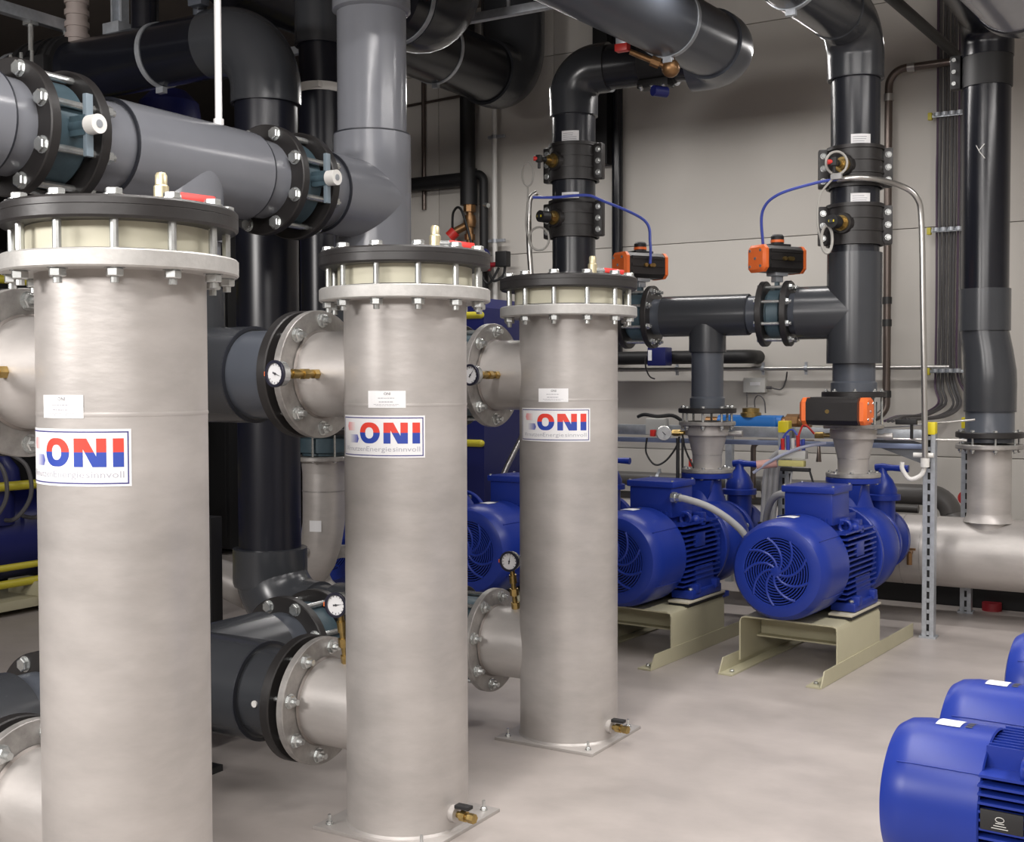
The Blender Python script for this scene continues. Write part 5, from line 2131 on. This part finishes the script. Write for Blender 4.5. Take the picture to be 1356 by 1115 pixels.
# flexible grey conduits from terminal boxes
for i, lab in ((0, 'grey flexible conduit from the rightmost pump terminal box'), (1, 'grey flexible conduit from the terminal box beside the farthest filter')):
    b = MB()
    if i == 0:
        pts = [PP(0, -.10, .52, .87), PP(0, -.17, .55, .87), PP(0, -.25, .62, .82), PP(0, -.33, .74, .70), PP(0, -.37, .85, .55), PP(0, -.38, .95, .3)]
    else:
        pts = [PP(1, .165, .44, .845), PP(1, .24, .44, .84), PP(1, .36, .48, .80), PP(1, .46, .55, .72), PP(1, .52, .62, .62), PP(1, .54, .7, .45)]
    b.tube(smooth_path(pts), .019, 12)
    single('flexible_conduit', b, GREYC, lab, 'conduit', tuple(pts[0]))
b = MB()
p = PP(1, .16, .44, .845)
b.lathe([(.03, 0), (.03, .025)], p, (1, -.07, 0), 8)
b.lathe([(.024, .02), (.024, .05)], p, (1, -.07, 0), 12)
single('cable_gland', b, ZINC, 'bright metal cable gland on the terminal box beside the farthest filter', 'gland', tuple(p))
for k in range(3):
    b = MB()
    x = -2.40 + .032 * k
    b.tube(smooth_path([(x + .10, 7.02, 1.06), (x + .05, 7.02, 1.02), (x + .01, 7.02, .95), (x - .005, 7.02, .8), (x - .02, 7.02, .5), (x - .02, 7.02, .2)]), .017, 10)
    single('cable_hose', b, GREYC, ('leftmost', 'middle', 'rightmost')[k] + ' of three grey hoses strapped beside the post between the two right pumps', 'hose', (x, 7.02, .2), 'grey hoses on the post')
b = MB()
b.box((-2.375, 7.02, .62), (.13, .045, .012), ch=.003)
single('cable_tie', b, BLACKR, 'black tie around the grey hoses between the two right pumps', 'tie', (-2.375, 7.02, .62))
b = MB()
b.tube([(-2.75, 8.5, 1.03), (-2.55, 8.5, 1.035)] + [(-2.95, 8.5, 1.02)][:0], .018, 10)
b.tube([(-2.98, 8.45, .62), (-2.98, 8.45, .96)] + arc((-2.98, 8.45, .98), (-2.98, 8.45, 1.03), (-2.93, 8.45, 1.03), 6) + [(-2.5, 8.45, 1.03), (-2.5, 8.45, .90)], .02, 12)
single('drain_pipe', b, DKTUBE, 'bent brown steel pipe below the blue water meter', 'pipe', (-2.98, 8.45, .62))
b = MB()
b.lathe([(.06, 0), (.06, .05)], (-1.30, 8.2, .0), (0, 0, 1), 20)
single('floor_valve', b, REDD, 'small red handwheel valve on the floor under the stainless header', 'valve', (-1.30, 8.2, 0))
b = MB()
b.tube(smooth_path([(-3.75, 6.95, 1.05), (-3.82, 6.9, 1.0), (-3.86, 6.86, .93), (-3.80, 6.8, .88), (-3.70, 6.78, .90)]), .009, 8)
single('cable_loop', b, mat('pale_hose', (.42, .41, .38)), 'pale cable loop hanging left of the farthest filter', 'cable', (-3.75, 6.95, 1.05))

# ================================================================== FOREGROUND MOTORS
MG = 'blue motors in the front right corner'
ML = [((-.690, 3.000, 0), 'nearest blue motor in the bottom right corner with ribbed side and black plate'),
      ((-.655, 3.46, 0), 'second blue motor just behind the nearest one, with white label on its cover'),
      ((-.60, 4.22, 0), 'third blue motor at the right edge, only its round cover showing')]
MROT = math.radians(-90 + 4.2 * -1)
m0 = thing('motor', ML[0][1], 'motor', (ML[0][0][0], ML[0][0][1], .13), MROT, MG, scale=.70)
motor(m0, 0.0, .50, True, 1, .60)
b = MB()
b.lathe([(0, .80), (.24, .80), (.24, .84), (.17, .86), (.15, .98), (0, .98)], (0, 0, .50), (0, 1, 0), 40)
part(m0, 'pump_head', b, BLUE)
for loc, lab in ML[1:]:
    dup(m0, (loc[0], loc[1], .13), MROT, lab)
mb0 = None
for i, (loc, lab) in enumerate(ML):
    lab2 = ('beige base frame under the nearest front motor', 'beige base frame under the second front motor', 'beige base frame under the third front motor')[i]
    if mb0 is None:
        mb0 = thing('motor_stand', lab2, 'base frame', (loc[0], loc[1], 0), MROT, 'beige motor bases')
        b = MB()
        for sg in (-1, 1):
            b.box((sg * .15, .40, .155), (.10, .60, .298), ch=.006)
        part(mb0, 'pedestal', b, BEIGE)
        b = MB()
        b.box((0, .40, .02), (.46, .62, .04), ch=.004)
        part(mb0, 'floor_plate', b, BEIGE)
    else:
        dup(mb0, (loc[0], loc[1], 0), MROT, lab2)

# ================================================================== DARK MACHINERY ON THE LEFT
base = (-6.9, 4.4, 0)
t = thing('compressor_skid', 'dark blue machine with yellow rails at the left edge behind the nearest filter', 'machine', base)
b = MB()
for k, (x, z, r) in enumerate(((-7.05, .46, .30), (-7.2, 1.35, .28))):
    b.lathe([(0, -1.95), (r * .6, -1.9), (r, -1.75), (r, 1.75), (r * .6, 1.9), (0, 1.95)], (x, 4.2, z), (0, 1, 0), 36)
part(t, 'vessel', b, BLUE_D, off=base)
b = MB()
b.box((-6.95, 4.2, .07), (.75, 4.2, .06), ch=.006)
for y in (2.9, 4.2, 5.2):
    b.box((-6.72, y, .14), (.35, .16, .10), ch=.006)
part(t, 'skid', b, BEIGE, off=base)
for z, r, x in ((2.13, .028, -6.72), (.815, .030, -6.68), (.30, .022, -6.66), (.195, .026, -6.66)):
    b = MB()
    b.cyl((x, 1.9, z), (x, 6.2, z), r, n=14)
    part(t, 'yellow_rail', b, YELLOWR, off=base)
b = MB()
for y in (2.6, 4.0, 5.4):
    b.box((-7.35, y, 1.2), (.08, .08, 2.3))
b.box((-7.45, 4.2, 1.3), (.05, 4.2, 2.2))
part(t, 'frame', b, MATT_BLACK, off=base)
b = MB()
b.lathe([(.12, -.3), (.12, -.05), (.16, -.04), (.15, .06), (.09, .14), (0, .16)], (-6.85, 5.0, .86), n=24)
part(t, 'compressor_head', b, BLUE_D, off=base)
b = MB()
b.lathe([(.10, -.25), (.10, -.05), (.13, -.04), (.12, .06), (.07, .12), (0, .13)], (-6.88, 4.3, .80), n=24)
part(t, 'compressor_head', b, BLUE_D, off=base)
b = MB()
for k in range(4):
    y = 4.6 + .18 * k
    b.tube(smooth_path([(-6.75, y, 1.05), (-6.62, y + .1, .95), (-6.60, y + .12, .75), (-6.68, y + .05, .6), (-6.85, y, .62)]), .014, 8)
part(t, 'hose', b, CABLE, off=base)

base = (-5.4, 8.0, 0)
t = thing('chiller', 'tall dark blue chiller end panel with yellow pipes between the middle and farthest filters', 'machine', base)
b = MB()
b.prism([(0, 0), (.22, 0), (.22, 2.02), (.16, 2.10), (0, 2.10)], .8, (-5.16, 8.7, .02), (1, 0, 0), (0, 0, 1))
part(t, 'end_panel', b, BLUE_D, off=base)
b = MB()
b.box((-6.17, 8.3, 1.0), (2.0, .75, 1.98), ch=.01)
part(t, 'cabinet', b, MATT_BLACK, off=base)
for z in (1.98, 1.00):
    b = MB()
    b.cyl((-6.2, 7.84, z), (-4.93, 7.84, z), .028, n=14)
    b.sphere((-4.93, 7.84, z), .028, 12, 6)
    part(t, 'yellow_pipe', b, YELLOWR, off=base)
base = (-8.0, 7.4, 0)
t = thing('dark_backdrop', 'tall black box added as dark backdrop behind the first black riser', 'cabinet', base)
b = MB()
b.box((-8.15, 8.0, 1.75), (1.7, .8, 3.4), ch=.01)  # black box added to keep this background dark
part(t, 'case', b, MATT_BLACK, off=base)
for sg in (-1, 1):
    b = MB()
    b.box((-8.15 + sg * .42, 7.59, 1.75), (.80, .02, 3.2), ch=.004)
    part(t, 'backdrop_sheet', b, MATT_BLACK, off=base)
b = MB()
b.tube([(-5.75, 5.4, .30)] + [Vector((-5.45, 5.45, .29)), Vector((-5.25, 5.48, .25)), Vector((-5.12, 5.52, .19))], .115, 32)
base = (-5.45, 5.45, 0)
t = thing('steel_bend', 'stainless pipe bend low on the floor left of the dark riser elbow', 'pipe', base)
part(t, 'pipe', b, STEEL, off=base)
b = MB()
b.box((-5.5, 5.44, .09), (.10, .16, .18), ch=.004)
part(t, 'pipe_foot', b, MATT_BLACK, off=base)
b = MB()
b.box((-5.05, 5.1, .35), (.09, .09, .70), ch=.004)
b.box((-5.05, 5.1, .01), (.16, .16, .02))
single('support_post', b, MATT_BLACK, 'black support post standing left of the dark riser elbow', 'post', (-5.05, 5.1, 0))
base = (-6.34, 6.05, 0)
t = thing('buffer_tank', 'dark blue upright tank seen under the black overhead pipe', 'tank', base)
b = MB()
b.lathe([(.215, .1), (.215, 3.30), (.20, 3.40), (.12, 3.48), (0, 3.50)], (-6.34, 6.05, 0), n=40)
part(t, 'shell', b, BLUE_D, off=base)
b = MB()
b.ring((-6.34, 6.05, 3.20), (-6.34, 6.05, 3.23), .222, .20, 40)
part(t, 'rim', b, BLACKR, off=base)
b = MB()
for k in range(3):
    a = 2 * PI * k / 3
    b.cyl((-6.34 + .15 * math.cos(a), 6.05 + .15 * math.sin(a), 0), (-6.34 + .15 * math.cos(a), 6.05 + .15 * math.sin(a), .2), .03, n=10)
part(t, 'tank_leg', b, BLACKR, off=base)

# ceiling strut, hangers and ribbed hose in the top left corner
base = (-5.0, 3.4, 3.5)
t = thing('ceiling_strut', 'galvanised strut crossing the top left corner with hanger bolts', 'strut', base)
b = MB()
b.box((-5.4, 3.3, 3.38), (.05, 2.5, .06), ch=.004)
part(t, 'channel', b, GALV, off=base)
b = MB()
b.cyl((-5.4, 4.20, 3.38), (-5.4, 4.20, 3.20), .014, n=8)
b.box((-5.4, 4.20, 3.34), (.06, .05, .02))
part(t, 'hanger_bolt', b, ZINC, off=base)
b = MB()
b.cyl((-5.4, 4.42, 3.38), (-5.4, 4.42, 3.28), .012, n=8)
part(t, 'hanger_bolt', b, ZINC, off=base)
for y in (2.6, 4.0):
    b = MB()
    b.cyl((-5.4, y, 3.40), (-5.4, y, CZ), .012, n=8)
    part(t, 'threaded_rod', b, ZINC, off=base)
base = (-5.05, 4.55, 3.3)
t = thing('ribbed_hose', 'pale ribbed hose rising from the black pipe in the top left', 'hose', base)
b = MB()
b.cyl((-5.32, 4.43, 3.27), (-5.32, 4.43, CZ), .055, n=24)
part(t, 'hose', b, mat('pale_rib', (.34, .29, .27), .5), off=base)
b = MB()
for k in range(22):
    z = 3.30 + .062 * k
    b.ring((-5.32, 4.43, z), (-5.32, 4.43, z + .028), .064, .05, 24)
part(t, 'rib', b, mat('pale_rib', (.34, .29, .27)), off=base)
base = (-5.0, 4.5, 3.3)
t = thing('hanger_post', 'galvanised hanger post beside the ribbed hose in the top left', 'post', base)
b = MB()
b.box((-5.06, 4.46, 4.0), (.012, .05, 1.45))
b.box((-4.99, 4.46, 4.0), (.012, .05, 1.45))
b.box((-5.025, 4.485, 4.0), (.07, .01, 1.45))
b.box((-5.02, 4.44, 3.31), (.12, .10, .06), ch=.006)
part(t, 'channel', b, GALV, off=base)
b = MB()
b.cyl((-4.84, 4.46, 3.28), (-4.84, 4.46, CZ), .07, n=20)
single('drop_pipe', b, BLACK, 'short dark pipe dropping onto the black run beside the hanger post', 'pipe', (-4.84, 4.46, 3.28))
b = MB()
b.cyl((-4.42, 4.43, 3.28), (-4.42, 4.43, CZ), .035, n=16)
b.box((-4.36, 4.36, 3.33), (.09, .06, .05), ch=.006)
single('drop_pipe', b, PVCM, 'slim grey pipe dropping onto the black run left of the top elbow', 'pipe', (-4.42, 4.43, 3.28))
# beam across the top centre
b = MB()
b.box((-4.2, 6.2, 3.65), (2.6, .05, .05), ch=.004)
for x in (-4.9, -3.7):
    b.cyl((x, 6.2, 3.65), (x, 6.2, CZ), .012, n=8)
single('ceiling_rail', b, GALV, 'thin galvanised rail hung below the ceiling, top centre', 'rail', (-4.2, 6.2, 3.65))
